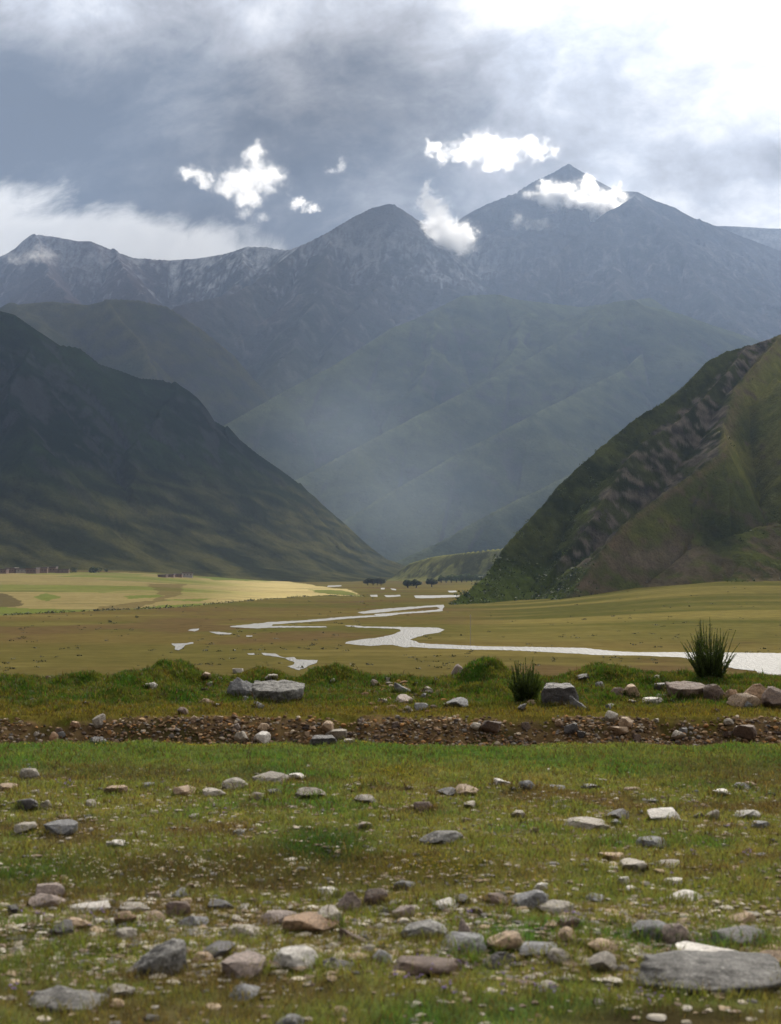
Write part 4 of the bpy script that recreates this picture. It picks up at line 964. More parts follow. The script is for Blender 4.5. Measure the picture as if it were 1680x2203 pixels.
 (1144, 1182, 1896, 1919, 'white', 'angular', 1, 'stone', 'white stone peeping out behind the grey-brown domed stone'),
 (1439, 1511, 1916, 1939, 'white', 'dome', 4, 'stone', 'isolated white low stone in the grass above the two grey boulders on the right'),
 (1357, 1452, 1972, 2022, 'grey', 'dome', 1, 'boulder', 'smooth grey domed boulder, left one of the right-hand pair'),
 (1429, 1494, 1977, 2037, 'pink', 'boulder', 1, 'boulder', 'upright grey-pink block leaning on the smooth grey domed boulder'),
 (1542, 1652, 1991, 2029, 'dark', 'dome', 0, 'boulder', 'long dark loaf-shaped boulder near the right edge'),
 (1569, 1617, 1961, 1987, 'tan', 'dome', 3, 'stone', 'cream-tan stone behind the dark loaf-shaped boulder'),
 (1464, 1592, 2038, 2070, 'white', 'slab', 3, 'stone', 'long white glaring plate behind the huge pale slab'),
 (1374, 1720, 2062, 2137, 'lichen', 'plank', 0, 'boulder', 'huge pale mottled slab running out of the right edge of the picture'),
 (1639, 1705, 2038, 2080, 'tan', 'boulder', 3, 'stone', 'pinkish tan stone behind the huge pale slab at the right edge'),
 (1264, 1327, 2046, 2092, 'pale', 'boulder', 2, 'stone', 'beige lumpy stone left of the huge pale slab'),
 (1270, 1327, 2019, 2047, 'tan', 'dome', 1, 'stone', 'tan arched stone just behind the beige lumpy stone'),
 (1183, 1227, 2039, 2072, 'pale', 'dome', 4, 'stone', 'pale stone between the dark angular block and the beige lumpy stone'),
 (1128, 1202, 2029, 2056, 'grey', 'slab', 4, 'stone', 'grey flat stone right of the cream and pink stone'),
 (1332, 1354, 1883, 1906, 'white', 'round', 2, 'stone', 'small round whitish stone alone in the grass right of the middle'),
 (1344, 1382, 1902, 1919, 'white', 'slab', 4, 'stone', 'white flat stone just right below the small round whitish stone'),
 (1434, 1472, 1889, 1906, 'white', 'slab', 0, 'stone', 'white flat stone above the isolated white low stone'),
 (939, 987, 1933, 1956, 'white', 'angular', 3, 'stone', 'white wedge next to a black stone, left of the brown domed stone'),
 (977, 1017, 1924, 1946, 'dark', 'boulder', 4, 'stone', 'black stone right behind the white wedge'),
 (853, 892, 1892, 1917, 'dark', 'boulder', 1, 'stone', 'black stone in the grass right of the tall pointed boulder'),
 (1202, 1252, 1969, 2001, 'brown', 'boulder', 1, 'stone', 'dark brown stone with small purple flowers over it'),
 (1193, 1242, 1994, 2027, 'tan', 'boulder', 0, 'stone', 'beige-topped stone below the dark brown flowered stone'),
 (842, 894, 1944, 1977, 'pink', 'boulder', 4, 'stone', 'pinkish stone behind the speckled pale grey dome'),
]
for i, (x0, x1, y0, y1, mt, kd, v, cat, lb) in enumerate(STONES):
    stone(lb, x0, x1, y0, y1, mt, kd, v, cat=cat, name=cat, sink=.30)

# the smaller ones that fill the bands between them
GROUPS = {
 'bank': ('small stone among its like in the brown earth of the bank', 'small stones in the earth bank'),
 'verge': ('small stone lying in the verge grass, one of several alike', 'small stones on the verge'),
 'upper': ('little half-buried stone in the upper meadow grass, one of many alike', 'little stones of the upper meadow'),
 'lower': ('half-buried stone of the lower stony band, one of many alike', 'small stones of the lower stony band')}
def small_stone(zone, xd, yd, w, h):
    r = random.random()
    if zone == 'bank': mt = random.choice(['tan', 'tan', 'pale', 'brown', 'brown', 'dark', 'pink', 'orange', 'grey'])
    else: mt = random.choice(['white', 'pale', 'pale', 'tan', 'pink', 'grey', 'grey', 'dark', 'brown', 'pale'])
    kd = random.choice(['dome', 'boulder', 'angular', 'angular', 'slab', 'slab', 'slab'])
    lb, gr = GROUPS[zone]
    return stone(lb, xd - w / 2, xd + w / 2, yd - h, yd, mt, kd, random.randrange(5), group=gr, sink=.45 if zone == 'bank' else .34)
taken = [((a + b) / 2, d, (b - a) / 2) for a, b, c, d, *_ in STONES]
def free(xd, yd, w): return all(abs(xd - a) > .8 * (w / 2 + c) or abs(yd - b) > 9 for a, b, c in taken)
def fill(zone, n, gen):
    k = 0; tries = 0
    while k < n and tries < 4000:
        tries += 1; xd, yd, w, h = gen()
        if free(xd, yd, w):
            small_stone(zone, xd, yd, w, h); taken.append((xd, yd, w / 2)); k += 1
def g_bank():
    w = random.uniform(9, 22); return random.uniform(-20, 1700), random.uniform(1552, 1597), w, w * random.uniform(.5, .9)
def g_verge():
    w = random.uniform(10, 24)
    x = random.choice([random.uniform(420, 480), random.uniform(790, 940), random.uniform(800, 920), random.uniform(1200, 1450), random.uniform(1100, 1660), random.uniform(0, 1680)])
    return x, random.uniform(1462, 1532), w, w * random.uniform(.4, .8)
def g_upper():
    w = random.uniform(12, 34)
    y = random.choice([random.gauss(1700, 14), random.gauss(1740, 14), random.gauss(1785, 22), random.gauss(1850, 20)])
    x = random.uniform(-20, 1700)
    if y > 1815 and x < 1000: y = random.uniform(1690, 1800)
    return x, min(max(y, 1672), 1885), w, w * random.uniform(.3, .6)
def g_lower():
    w = random.uniform(14, 36)
    return random.uniform(-20, 1700), min(max(random.choice([random.gauss(1965, 22), random.gauss(2030, 30), random.gauss(1945, 22)]), 1890), 2110), w, w * random.uniform(.35, .7)
NS = len(STONES)
fill('lower', 44, g_lower); fill('upper', 44, g_upper); fill('verge', 30, g_verge); fill('bank', 22, g_bank)

def rubble():
    """countless pebbles of the bank and the meadow as one mass"""
    bases = []
    for s in range(8):
        bm = bmesh.new(); bmesh.ops.create_icosphere(bm, subdivisions=2, radius=1)
        p = np.array([v.co[:] for v in bm.verts]); r = np.random.default_rng(400 + s)
        for i in range(10):
            n = r.normal(size=3); n /= np.linalg.norm(n); e = p @ n - r.uniform(.32, .8); p = p - np.where(e > 0, e * .92, 0)[:, None] * n
        bases.append((p, np.array([[v.index for v in f.verts] for f in bm.faces]))); bm.free()
    PAL = [V3(.40, .28, .17), V3(.44, .37, .28), V3(.24, .16, .10), V3(.10, .08, .07), V3(.28, .20, .14), V3(.38, .21, .09), V3(.22, .20, .18), V3(.17, .11, .065), V3(.13, .085, .045)]
    vs, fs, cs, off = [], [], [], 0
    todo = []
    def put(x, y, s, k=.6, pal=PAL): todo.append((x, y, s, k, pal))
    def place(x, y, s, k, pal, z):
        nonlocal off
        p, f = bases[rng.integers(8)]
        a = rng.uniform(0, 6.28); q = p * np.array([s * rng.uniform(.8, 1.3), s * rng.uniform(.8, 1.2), s * k * rng.uniform(.7, 1.2)])
        q = q @ np.array([[math.cos(a), math.sin(a), 0], [-math.sin(a), math.cos(a), 0], [0, 0, 1]])
        vs.append(q + np.array([x, y, z + s * k * .15])); fs.append(f + off); off += len(p)
        cs.append(np.tile(pal[rng.integers(len(pal))] * rng.uniform(.55, 1.05), (len(p), 1)))
    for i in range(11000):
        x = rng.uniform(-5.2, 5.2); y = 14.45 + .85 * rng.beta(1.3, 1.6)
        if i % 5 == 0 and fbm(x * 1.3, y * 2, 444, 3) > .1: continue
        put(x, y, .010 + .036 * rng.beta(1, 3.2), .8)
    for i in range(500):
        x = rng.uniform(-6, 6); y = rng.uniform(15.3, 19); 
        if fbm(x * .6, y * .6, 445, 3) < .05: continue
        put(x, y, .012 + .022 * rng.beta(1, 3))
    MP = [V3(.44, .39, .31), V3(.38, .30, .21), V3(.28, .22, .17), V3(.20, .19, .175), V3(.50, .46, .39)]
    for i in range(6500):
        yd = random.choice([random.gauss(1705, 22), random.gauss(1760, 30), random.gauss(1960, 35), random.gauss(2040, 35), random.uniform(1660, 2200), random.uniform(1780, 1900)])
        xd = random.uniform(-60, 1740); y = CAM_H * F / (max(yd, 1650) - 1225)
        put((xd - 840) / F * y, y, (.011 + .034 * rng.beta(1, 3.4)), .42, MP)
    for i in range(70):
        put(float((rng.normal(870, 45) - 840) / F * 16.8), rng.uniform(15.6, 18.4), rng.uniform(.02, .075), .6, PAL)
    for i in range(1900):
        yd = random.choice([random.gauss(1965, 28), random.gauss(2035, 38)]); xd = random.uniform(-60, 1740); y = CAM_H * F / (max(yd, 1880) - 1225)
        put((xd - 840) / F * y, y, .014 + .045 * rng.beta(1, 4), .42, MP)
    tz = ground_z(np.array([t[0] for t in todo]), np.array([t[1] for t in todo]))
    for t, z in zip(todo, tz): place(*t, z)
    me = mesh_np('rubble', np.concatenate(vs), np.concatenate(fs), np.concatenate(cs), smooth=False)
    m = terrain_mat('rubble_stone', 20, 60, 50, .006, .3, rough=.8)
    tag(link('rubble', me, m), 'loose gravel and pebbles strewn over the bank and the meadow', 'rubble', kind='stuff')
rubble()

# ------------------------------------------------------------------ grass and flowers
def leaf_mat(name, trans=.35, rough=.6, attr='tint', gloss=.3):
    m, T, b, out = new_mat(name)
    a = T.node('ShaderNodeAttribute', attribute_name=attr)
    T.l.new(a.outputs['Color'], b.inputs['Base Color']); b.inputs['Roughness'].default_value = rough; b.inputs['Specular IOR Level'].default_value = gloss
    tr = T.node('ShaderNodeBsdfTranslucent'); T.l.new(T.mix(1.0, a.outputs['Color'], (1.25, 1.2, .6), 'MULTIPLY'), tr.inputs[0])
    ms = T.node('ShaderNodeMixShader'); ms.inputs[0].default_value = trans
    T.l.new(b.outputs[0], ms.inputs[1]); T.l.new(tr.outputs[0], ms.inputs[2]); T.l.new(ms.outputs[0], out.inputs[0])
    return m
GM = leaf_mat('grass_blade', .5)
def blades(x, y, h, w, lean, col):
    """two-segment blades: 5 vertices, a quad and a triangle each"""
    n = len(x); z = ground_z(x, y) - .004
    a = rng.uniform(0, 2 * math.pi, n); fa = rng.uniform(0, 2 * math.pi, n)
    dx, dy = np.cos(a) * w / 2, np.sin(a) * w / 2
    lx, ly = np.cos(fa) * lean * h, np.sin(fa) * lean * h
    V = np.empty((n, 5, 3))
    V[:, 0] = np.stack([x - dx, y - dy, z], -1); V[:, 1] = np.stack([x + dx, y + dy, z], -1)
    V[:, 2] = np.stack([x + .75 * dx + lx * .35, y + .75 * dy + ly * .35, z + h * .58], -1)
    V[:, 3] = np.stack([x - .75 * dx + lx * .35, y - .75 * dy + ly * .35, z + h * .58], -1)
    V[:, 4] = np.stack([x + lx, y + ly, z + h * np.sqrt(np.maximum(1 - .5 * lean ** 2, .2))], -1)
    i = np.arange(n)[:, None] * 5
    return V.reshape(-1, 3), i + np.array([[0, 1, 2, 3]]), i + np.array([[3, 2, 4]]), np.repeat(col, 5, axis=0)
def off_stones(x, y):
    k = np.ones(len(x), bool)
    for (sx, sy, w, d) in FOOT:
        k &= ((x - sx) / (w * .88)) ** 2 + ((y - sy) / (d * .88)) ** 2 > 1
    return k
def make_grass():
    xs, ys = [], []
    for (y0, y1, dens) in ((3.2, 4.6, 3000), (4.6, 6.2, 11000), (6.2, 8.5, 8000), (8.5, 11, 5500), (11, 13.45, 4200), (15.25, 20.4, 3000)):
        hw0, hw1 = .30 * (y1 + 1.5), .30 * (y1 + 1.5)
        n = int(dens * (y1 - y0) * 2 * hw1)
        y = rng.uniform(y0, y1, n); x = rng.uniform(-hw1, hw1, n)
        k = np.abs(x) < .29 * (y + 1.5); xs.append(x[k]); ys.append(y[k])
    x = np.concatenate(xs); y = np.concatenate(ys)
    k = off_stones(x, y)
    # thin, trampled places and tufts
    tuft = fbm(x * 3.2, y * 3.2, 501, 3); fine = fbm(x * 11, y * 11, 502, 2)
    thin = fbm(x * 1.3, y * 2.1, 503, 3)
    k &= (fine + .6 * tuft + rng.uniform(-.5, .5, len(x)) > -.42) & (thin + rng.uniform(-.3, .3, len(x)) > -.55)
    dirt = np.exp(-((x - .95) / .45) ** 2 - ((y - 5.03) / .16) ** 2) + .7 * np.exp(-((x - 1.3) / .2) ** 2 - ((y - 5.25) / .1) ** 2)
    k &= rng.uniform(0, 1, len(x)) > dirt * 1.1
    edge = sstep(y, 15.25, 15.7); k &= (y < 14.2) | (rng.uniform(0, 1, len(x)) < .25 + .75 * edge)
    x, y, tuft = x[k], y[k], tuft[k]
    # taller blades crowd the foot of every stone
    ex, ey = [], []
    for (sx, sy, sw, sd) in FOOT:
        if not (3.5 < sy < 13.4 or sy > 15.5): continue
        m = int(np.clip(900 * sw, 30, 420)); a = rng.uniform(math.pi * .95, math.pi * 2.05, m); q = rng.uniform(.86, 1.12, m)
        ex.append(sx + np.cos(a) * sw * q); ey.append(sy + np.sin(a) * sd * q)
    ne = sum(map(len, ex)); x = np.concatenate([x] + ex); y = np.concatenate([y] + ey); tuft = np.concatenate([tuft, np.full(ne, .45)])
    c = meadow_tint(x, y)
    n = len(x)
    lushness = np.clip((c[:, 1] - c[:, 0]) / .05, 0, 1)
    h = (.022 + .020 * rng.beta(2, 3, n) + .028 * np.clip(tuft, 0, 1) + .026 * lushness * np.clip(.4 + tuft, 0, 1))
    h = h * np.where(y > 15, 1.25, 1.0) * np.where(rng.uniform(0, 1, n) < .02, 1.8, 1)
    lip = (y > 12.7) & (y < 13.6); h = np.where(lip, h * .8, h); h[-ne:] *= 1.25
    w = .0028 * np.maximum(1, y / 5.5) * rng.uniform(.7, 1.4, n)
    cc = c * rng.uniform(.65, 1.5, n)[:, None] * (1 + .18 * rng.normal(size=(n, 3)) * V3(.6, .3, .6))
    dead = rng.uniform(0, 1, n) < .13
    cc[dead] = V3(.17, .125, .055) * rng.uniform(.4, 1.2, (dead.sum(), 1))
    seed = rng.uniform(0, 1, n) < .05
    cc[seed] = V3(.07, .038, .018) * rng.uniform(.5, 1.2, (seed.sum(), 1)); h = np.where(seed, h * 1.35, h)
    V, q, t, cv = blades(x, y, h, w, rng.uniform(.15, .95, n), cc)
    me = mesh_np('grass', V, [q, t], cv)
    tag(link('grass', me, GM), 'short green and yellowish turf of the meadow and the verge', 'grass', kind='stuff')
    print('grass blades', n)
make_grass()
def flowers(name, label, spots, col, size, hgt, per):
    P, Q, Cc, off = [], [], [], 0
    for (xd, yd, rx, ry, n) in spots:
        for i in range(n):
            a, b = xd + random.gauss(0, rx), yd + random.gauss(0, ry)
            y = CAM_H * F / (max(b, 1600) - 1225)
            if 13.3 < y < 15.3: continue
            x = (a - 840) / F * y
            z = float(ground_z(x, y)) + hgt * random.uniform(.7, 1.2)
            for j in range(per):
                s = size * random.uniform(.6, 1.2); c = np.array([x, y, z]) + np.random.default_rng(off).normal(size=3) * np.array([size, size, size * .8])
                ax = rng.normal(size=3); ax /= np.linalg.norm(ax); u = np.cross(ax, [0, 0, 1.0]); u /= np.linalg.norm(u) + 1e-6; v = np.cross(ax, u)
                P.append(np.array([c - u * s, c - v * s * .7, c + u * s, c + v * s * .7])); Q.append([off, off + 1, off + 2, off + 3]); off += 4
                Cc.append(np.tile(col * random.uniform(.7, 1.2), (4, 1)))
            # stalk
            s = .0012; b0 = np.array([x, y, z - hgt * 1.2])
            P.append(np.array([b0 + [-s, 0, 0], b0 + [s, 0, 0], [x + s, y, z], [x - s, y, z]])); Q.append([off, off + 1, off + 2, off + 3]); off += 4
            Cc.append(np.tile(V3(.06, .09, .02), (4, 1)))
    me = mesh_np(name, np.concatenate(P), np.array(Q), np.concatenate(Cc))
    tag(link(name, me, FM), label, 'flowers', kind='stuff')
FM = leaf_mat('flower_petal', .3, .7)
flowers('purple_flowers', 'small purple wild flowers scattered low in the meadow', [(920, 2080, 30, 14, 10), (990, 2060, 20, 20, 6), (960, 2128, 14, 5, 8), (1170, 2130, 16, 6, 9), (1085, 2128, 10, 8, 4), (860, 2110, 14, 8, 5), (1120, 2100, 40, 20, 6), (145, 1692, 12, 3, 10), (70, 1660, 10, 4, 4), (500, 1748, 8, 3, 4), (80, 1980, 14, 8, 5), (200, 1985, 18, 8, 5), (1225, 1978, 14, 5, 5),
        (1484, 1840, 5, 3, 4), (1605, 1848, 12, 3, 5), (1340, 2150, 40, 15, 8), (60, 2140, 20, 8, 5), (1400, 1790, 200, 50, 8), (1000, 1980, 12, 6, 3)], V3(.26, .19, .50), .0042, .045, 7)
flowers('yellow_flowers', 'tiny yellow wild flowers in the meadow grass', [(850, 1668, 40, 8, 60), (980, 1862, 50, 14, 60), (900, 1875, 40, 12, 30), (310, 1668, 30, 6, 25), (1200, 1650, 160, 14, 50), (1470, 1620, 80, 8, 30), (800, 1950, 200, 30, 20), (1350, 2010, 40, 15, 15), (300, 1800, 250, 40, 30)], V3(.46, .36, .03), .0035, .04, 3)
flowers('yellow_flowers', 'yellow blossoms along the grassy top edge of the earth bank', [(200, 1540, 120, 6, 60), (450, 1535, 80, 6, 60), (700, 1535, 200, 6, 50), (1300, 1530, 250, 6, 60)], V3(.42, .34, .03), .006, .03, 3)
flowers('white_flowers', 'small white wild flowers in the brownish middle of the meadow', [(200, 1862, 40, 10, 24), (420, 1868, 50, 10, 30), (220, 1875, 10, 4, 12), (300, 1895, 25, 4, 10), (660, 1870, 40, 10, 14), (1440, 2150, 60, 14, 18), (1340, 2170, 30, 10, 10), (560, 1870, 200, 25, 30), (300, 1880, 200, 25, 30), (640, 2130, 40, 25, 16), (1290, 2150, 40, 10, 8)], V3(.55, .52, .48), .0036, .042, 5)

# ------------------------------------------------------------------ spiky shrubs on the verge
SHM = leaf_mat('shrub_leaf', .45); STM = leaf_mat('shrub_stem', .0)
def shrub(label, x0, x1, y0, y1, nstem, spread):
    P = raycast((x0 + x1) / 2, y1); sc = P[1] / F; H = (y1 - y0) * sc * 1.02; W = (x1 - x0) * sc / 2
    root = bpy.data.objects.new('shrub', None); C.collection.objects.link(root); root.location = P
    tag(root, label, 'shrub')
    SV, SF, SC, so = [], [], [], 0; LV, LF, LC, lo = [], [], [], 0
    for i in range(nstem):
        a = rng.uniform(0, 2 * math.pi); r0 = W * .45 * math.sqrt(rng.uniform()); u = rng.uniform()
        b0 = np.array([math.cos(a) * r0, math.sin(a) * r0 * .8, -.02])
        out = (rng.uniform(.1, 1) ** 1.2) * spread; hh = H * (1 - .55 * out / spread * rng.uniform(.4, 1)) * (rng.uniform(.5, .78) if rng.uniform() < .6 else rng.uniform(.75, 1.05))
        tip = b0 + np.array([math.cos(a) * W * out * .75, math.sin(a) * W * out * .6, hh])
        ctrl = b0 + np.array([math.cos(a) * W * out * .35, math.sin(a) * W * out * .3, hh * .62])
        ts = np.linspace(0, 1, 7); pts = np.array([(1 - t) ** 2 * b0 + 2 * t * (1 - t) * ctrl + t * t * tip for t in ts])
        for k, t in enumerate(ts):
            r = .006 * (1 - .8 * t) + .0008
            for m in range(4):
                q = m * math.pi / 2; SV.append(pts[k] + np.array([math.cos(q) * r, math.sin(q) * r, 0]))
        for k in range(6):
            for m in range(4): SF.append([so + k * 4 + m, so + k * 4 + (m + 1) % 4, so + (k + 1) * 4 + (m + 1) % 4, so + (k + 1) * 4 + m])
        SC.append(np.tile(V3(.035, .045, .015) * rng.uniform(.7, 1.3), (28, 1))); so += 28
        nl = 64
        for k in range(nl):
            t = .03 + .97 * rng.uniform() ** 1.15; p = (1 - t) ** 2 * b0 + 2 * t * (1 - t) * ctrl + t * t * tip
            d = 2 * (1 - t) * (ctrl - b0) + 2 * t * (tip - ctrl); d /= np.linalg.norm(d)
            q = rng.uniform(0, 6.28); side = np.array([math.cos(q), math.sin(q), 0]); L = .056 * (1.15 - .85 * t) * rng.uniform(.6, 1.3); w = .0062 * (1.2 - .6 * t) * rng.uniform(.7, 1.3)
            dirv = d * (.6 + .4 * t) + side * (.75 - .5 * t); e = np.cross(dirv, side + [0, 0, .3]); e /= np.linalg.norm(e) + 1e-6
            LV += [p, p + dirv * L * .5 + e * w, p + dirv * L, p + dirv * L * .5 - e * w]; LF.append([lo, lo + 1, lo + 2, lo + 3]); lo += 4
            LC.append(np.tile(lerp(V3(.040, .072, .018), V3(.105, .145, .040), rng.uniform()) * rng.uniform(.7, 1.25), (4, 1)))
    link('stem', mesh_np('stem', np.array(SV), np.array(SF), np.concatenate(SC)), STM, root)
    link('foliage', mesh_np('foliage', np.array(LV), np.array(LF), np.concatenate(LC)), SHM, root)
    FOOT.append((P[0], P[1], .02, .02))
shrub('tall dark green spiky shrub standing against the river on the verge', 1470, 1585, 1330, 1456, 150, 1.0)
shrub('lower green spiky shrub left of the big dark boulder', 1092, 1172, 1414, 1507, 120, 1.15)

# ------------------------------------------------------------------ trees, bushes, houses and pole out on the valley floor
TLM = leaf_mat('tree_leaf', .2); BK = leaf_mat('tree_bark', 0)
def crown_mesh(name, w, h, n, col, seed, z0):
    r = np.random.default_rng(seed); V, Fc, Cc = [], [], []; off = 0
    lobes = [(r.uniform(-.55, .55), r.uniform(-.5, .5), r.uniform(.25, .8), r.uniform(.3, .5)) for _ in range(9)]
    for i in range(n):
        lx, ly, lz, lr = lobes[r.integers(9)]
        d = r.normal(size=3); d /= np.linalg.norm(d); q = lr * r.uniform(.5, 1) ** .4
        c = np.array([(lx + d[0] * q) * w / 2, (ly + d[1] * q) * w / 2, z0 + np.clip(lz + d[2] * q * .75, .02, 1.1) * h])
        a = r.normal(size=3); a /= np.linalg.norm(a); b = np.cross(a, r.normal(size=3)); b /= np.linalg.norm(b); s = w * .045 * r.uniform(.5, 1.3)
        V += [c - a * s, c - b * s * .6, c + a * s, c + b * s * .6]; Fc.append([off, off + 1, off + 2, off + 3]); off += 4
        Cc.append(np.tile(col * r.uniform(.6, 1.4), (4, 1)))
    return mesh_np(name, np.array(V), np.array(Fc), np.concatenate(Cc))
def trunk_mesh(w, h, seed):
    bm = bmesh.new(); r = random.Random(seed)
    def limb(a, b, r0, r1):
        a, b = Vector(a), Vector(b); M = (b - a).to_track_quat('Z', 'Y').to_matrix().to_4x4(); M.translation = (a + b) / 2
        bmesh.ops.create_cone(bm, cap_ends=True, segments=7, radius1=r0, radius2=r1, depth=(b - a).length, matrix=M)
    t = (r.uniform(-.04, .04) * w, 0, h * .32); limb((0, 0, -.3), t, .055 * w, .04 * w)
    for i in range(5):
        a = i * 1.26 + r.uniform(-.3, .3); limb(t, (t[0] + math.cos(a) * w * .28, math.sin(a) * w * .28, h * r.uniform(.55, .8)), .03 * w, .01 * w)
    me = bpy.data.meshes.new('trunk'); bm.to_mesh(me); bm.free()
    a = me.color_attributes.new('tint', 'FLOAT_COLOR', 'POINT'); n = len(me.vertices)
    a.data.foreach_set('color', np.tile([.05, .04, .03, 1], n).astype(np.float32)); return me
def tree(label, x0, x1, y0, y1, col, seed, group=None, y=None):
    P = raycast((x0 + x1) / 2, y1, 200, 6000) if y is None else at((x0 + x1) / 2, y1, y)
    sc = P[1] / F; w = (x1 - x0) * sc * 1.35; h = (y1 - y0) * sc * 1.12
    root = bpy.data.objects.new('tree', None); C.collection.objects.link(root); root.location = P; tag(root, label, 'tree', group)
    link('trunk', trunk_mesh(w, h, seed), BK, root)
    link('crown', crown_mesh('crown', w, h * .78, 1500, col, seed, h * .2), TLM, root)
DKG, GYG, LTG = V3(.035, .050, .022), V3(.055, .065, .038), V3(.075, .105, .030)
tree('left one of the twin dark round trees by the river flats', 866, 889, 1249, 1265, DKG * 1.3, 1)
tree('right one of the twin dark round trees by the river flats', 884, 906, 1249, 1265, DKG, 2)
tree('single dark round tree right of the twin round trees', 918, 940, 1246, 1263, DKG, 3)
for i, (a, b, lb) in enumerate([(782, 800, 'leftmost tree of the hazy grey-green grove below the smoke'), (794, 811, 'tree in the left middle of the hazy grey-green grove'), (804, 819, 'tree in the right middle of the hazy grey-green grove'), (812, 828, 'rightmost tree of the hazy grey-green grove below the smoke')]):
    tree(lb, a, b, 1245, 1259, GYG, 10 + i, 'trees of the hazy grove')
for i in range(9):
    x = 948 + i * 11
    tree('light green bushy tree in the row under the terrace bank', x - 7, x + 9, 1240 - i * .2 - (i % 3), 1254 - i * .3, LTG * (0.8 + .1 * (i % 4)), 30 + i, 'row of light green trees under the terrace')
def bush(label, x0, x1, y0, y1, col, seed, group=None):
    P = raycast((x0 + x1) / 2, y1, 200, 6000); sc = P[1] / F; w = (x1 - x0) * sc; h = (y1 - y0) * sc
    o = link('bush', crown_mesh('bush', w, h, 500, col, seed, -.1 * h), TLM, None, P); tag(o, label, 'bush', group)
bush('dark green bush thicket at the upper edge of the fields, right of the left village', 186, 222, 1218, 1232, DKG, 50)
bush('smaller dark bush at the end of the left village', 148, 168, 1219, 1232, DKG * .9, 51)
bush('low bush between the left village and the dark thicket', 222, 236, 1223, 1231, DKG * 1.1, 52)
bush('dark little bush on the brown strip below the field edge', 231, 241, 1333, 1339, DKG * .7, 53)
bush('dark bush at the field edge near the left third', 290, 299, 1323, 1329, DKG * .8, 54)

HW, _T, _b, _o = new_mat('house_plaster'); _t = _T.node('ShaderNodeTexCoord'); _T.l.new(_T.mix(_T.noise(_t.outputs['Object'], .8, 5), (.26, .165, .125), (.19, .125, .095)), _b.inputs['Base Color'])
HP, _T, _b, _o = new_mat('house_whitewash'); _t = _T.node('ShaderNodeTexCoord'); _T.l.new(_T.mix(_T.noise(_t.outputs['Object'], .8, 5), (.42, .38, .34), (.30, .25, .22)), _b.inputs['Base Color'])
HR, _T, _b, _o = new_mat('house_roof'); _t = _T.node('ShaderNodeTexCoord'); _T.l.new(_T.mix(_T.noise(_t.outputs['Object'], .8, 5), (.15, .105, .085), (.10, .075, .062)), _b.inputs['Base Color'])
HD, _T, _b, _o = new_mat('house_opening'); _b.inputs['Base Color'].default_value = (.02, .018, .016, 1)
def box(name, c, s, mat, parent):
    bm = bmesh.new(); bmesh.ops.create_cube(bm, size=1, matrix=Matrix.Translation(c) @ Matrix.Diagonal((*s, 1)))
    bmesh.ops.bevel(bm, geom=bm.edges[:], offset=min(s) * .06, segments=1, affect='EDGES')
    me = bpy.data.meshes.new(name); bm.to_mesh(me); bm.free(); return link(name, me, mat, parent)
def house(label, x0, x1, y0, y1, wall, group):
    P = raycast((x0 + x1) / 2, y1, 200, 6000); sc = P[1] / F; w = (x1 - x0) * sc; h = (y1 - y0) * sc; d = min(w, 9)
    root = bpy.data.objects.new('house', None); C.collection.objects.link(root); root.location = P; root.location.y += d / 2; tag(root, label, 'house', group)
    root.rotation_euler.z = random.uniform(-.25, .25)
    box('wall', (0, 0, h * .4 - .4), (w, d, h * .8 + .8), wall, root)
    box('roof', (0, 0, h * .9), (w + .7, d + .7, h * .2), HR, root)
    for k in (-.28, .02, .3): box('window', (k * w, -d / 2 - .02, h * .5), (w * .07, .12, h * .2), HD, root)
vil = [(-8, 14, 1224, 1234, HW), (12, 34, 1221, 1233, HW), (33, 58, 1223, 1233, HP), (56, 80, 1222, 1234, HW), (78, 100, 1220, 1233, HW), (98, 120, 1219, 1232, HW), (118, 146, 1224, 1233, HW)]
VL = ['house cut by the left edge of the picture in the left village', 'reddish house second from the left in the left village', 'paler house among the reddish ones of the left village', 'reddish house right of the paler house in the left village', 'reddish house left of the tallest house in the left village', 'tallest reddish house of the left village', 'low long house at the right end of the left village']
for (a, b, c, d, m), lb in zip(vil, VL): house(lb, a, b, c, d, m, 'houses of the left village')
vil = [(340, 358, 1236, 1242, HW), (357, 374, 1235, 1242, HW), (373, 391, 1234, 1242, HW), (390, 413, 1231, 1242, HP)]
VL = ['low dark house at the left end of the small hamlet at the field top', 'second low reddish house of the small hamlet at the field top', 'reddish house beside the whitewashed one in the small hamlet', 'whitewashed taller house at the right end of the small hamlet']
for (a, b, c, d, m), lb in zip(vil, VL): house(lb, a, b, c, d, m, 'houses of the small hamlet')

def pole():
    P = raycast(1012, 1388, 100, 3000); h = 66 * P[1] / F
    root = bpy.data.objects.new('utility_pole', None); C.collection.objects.link(root); root.location = P
    tag(root, 'thin lone utility pole on the flat right of the river bend', 'utility pole')
    bm = bmesh.new(); bmesh.ops.create_cone(bm, cap_ends=True, segments=10, radius1=.06, radius2=.05, depth=h + 1, matrix=Matrix.Translation((0, 0, h / 2 - .5)))
    me = bpy.data.meshes.new('post'); bm.to_mesh(me); bm.free(); link('post', me, HP, root)
    box('crossarm', (0, 0, h * .95), (.5, .05, .05), HP, root)
pole()

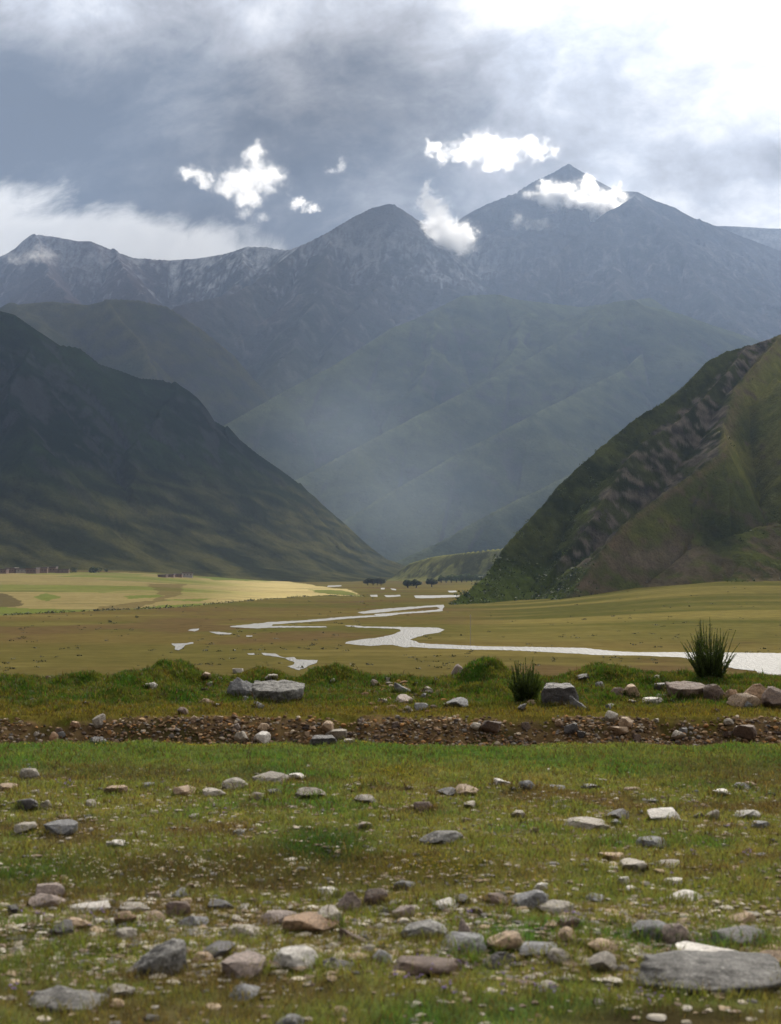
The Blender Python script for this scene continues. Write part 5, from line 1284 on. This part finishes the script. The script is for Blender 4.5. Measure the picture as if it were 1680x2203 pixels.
def scrub():
    """scattered low tussocks on the flats, the field edge and the right hill's fan"""
    V, Fc, Cc, off = [], [], [], 0
    def clump(P, s, col, n=14, zs=.6):
        nonlocal off
        for i in range(n):
            d = rng.normal(size=3); c = P + d * np.array([s * .45, s * .45, 0]) + np.array([0, 0, abs(d[2]) * s * .3 * zs])
            a = rng.normal(size=3); a /= np.linalg.norm(a); b = np.cross(a, rng.normal(size=3)); b /= np.linalg.norm(b); r = s * .24 * rng.uniform(.5, 1.2)
            V.extend([c - a * r, c - b * r * .7, c + a * r, c + b * r * .7]); Fc.append([off, off + 1, off + 2, off + 3]); off += 4
            Cc.append(np.tile(col * rng.uniform(.6, 1.4), (4, 1)))
    wpoly = [w[1] for w in WATERS]
    def ok(xd, yd): return not any(inside(np.array([xd]), np.array([yd]), w)[0] for w in wpoly)
    for i in range(800):
        yd = 1255 + 190 * random.random() ** .8; xd = random.uniform(-20, 1700)
        if not ok(xd, yd) or inside(np.array([xd]), np.array([yd]), FIELD)[0]: continue
        if fbm(np.array([xd / 130.]), np.array([yd / 25.]), 601, 3)[0] < -.02: continue
        P = raycast(xd, yd, 130, 4000); clump(P, random.uniform(.35, .95) * (1 if P[1] < 700 else 1.5), V3(.045, .045, .018) * random.uniform(.7, 1.5))
    e = FIELD[1:9]
    for (a, b) in zip(e[:-1], e[1:]):
        n = int((b[0] - a[0]) / 5)
        for k in range(n):
            if random.random() < .3: continue
            t = (k + random.random()) / n; P = raycast(a[0] + (b[0] - a[0]) * t, a[1] + (b[1] - a[1]) * t + .6, 130, 4000); clump(P, random.uniform(.8, 2.0), V3(.05, .055, .022), 14, .9)
    me = mesh_np('scrub', np.array(V), np.array(Fc), np.concatenate(Cc), smooth=False)
    tag(link('scrub', me, TLM), 'low dark tussocks and scrub dotted over the valley floor and field edges', 'scrub', kind='stuff')
scrub()

def hill_bushes():
    """shrubs growing over the back face, the foot and the skyline of the right hill"""
    hill = [o for o in C.objects if o.get('label', '').startswith('steep nearer hill')][0]
    me = hill.data; n = len(me.vertices); co = np.empty(n * 3, np.float32); me.vertices.foreach_get('co', co); co = co.reshape(-1, 3).astype(float)
    px, py = project(co[:, 0], co[:, 1], co[:, 2]); zx, zy = (px - 1050) / .375, (py - 700) / .375
    edge = np.interp(zy, [0, 115, 400, 600, 780, 900, 1170, 1360, 1500], [1560, 1480, 1200, 960, 760, 690, 560, 520, 480])
    nn = fbm(co[:, 0] / 16, co[:, 1] / 16, 640, 4)
    back = (zx < edge) & (px < 1520); low = (zy > 1330) & (zx < 620)
    sky = np.zeros(n, bool)
    w = (back * np.clip(.12 + nn, 0.02, 1) * .8 + low * np.clip(.35 + nn, 0, 1) + .35 * (~back) * np.clip(nn - .10, 0, 1) * (co[:, 2] > -8))
    w *= co[:, 2] > -17
    idx = rng.choice(n, 2600, replace=False, p=w / w.sum())
    V, Fc, Cc, off = [], [], [], 0
    for i in idx:
        s = rng.uniform(.6, 2.3); col = lerp(V3(.016, .028, .006), V3(.070, .095, .018), rng.uniform() ** 1.3)
        for k in range(10):
            d = rng.normal(size=3) * .42; c = co[i] + np.array([d[0] * s, d[1] * s, (abs(d[2]) + .15) * s])
            a = rng.normal(size=3); a /= np.linalg.norm(a); b = np.cross(a, rng.normal(size=3)); b /= np.linalg.norm(b); r = s * .30 * rng.uniform(.5, 1.2)
            V += [c - a * r, c - b * r * .7, c + a * r, c + b * r * .7]; Fc.append([off, off + 1, off + 2, off + 3]); off += 4
            Cc.append(np.tile(col * rng.uniform(.6, 1.4), (4, 1)))
    tag(link('undergrowth', mesh_np('undergrowth', np.array(V), np.array(Fc), np.concatenate(Cc), smooth=False), TLM), 'dense low bushes clothing the steep flank and foot of the right hill', 'undergrowth', kind='stuff')
hill_bushes()
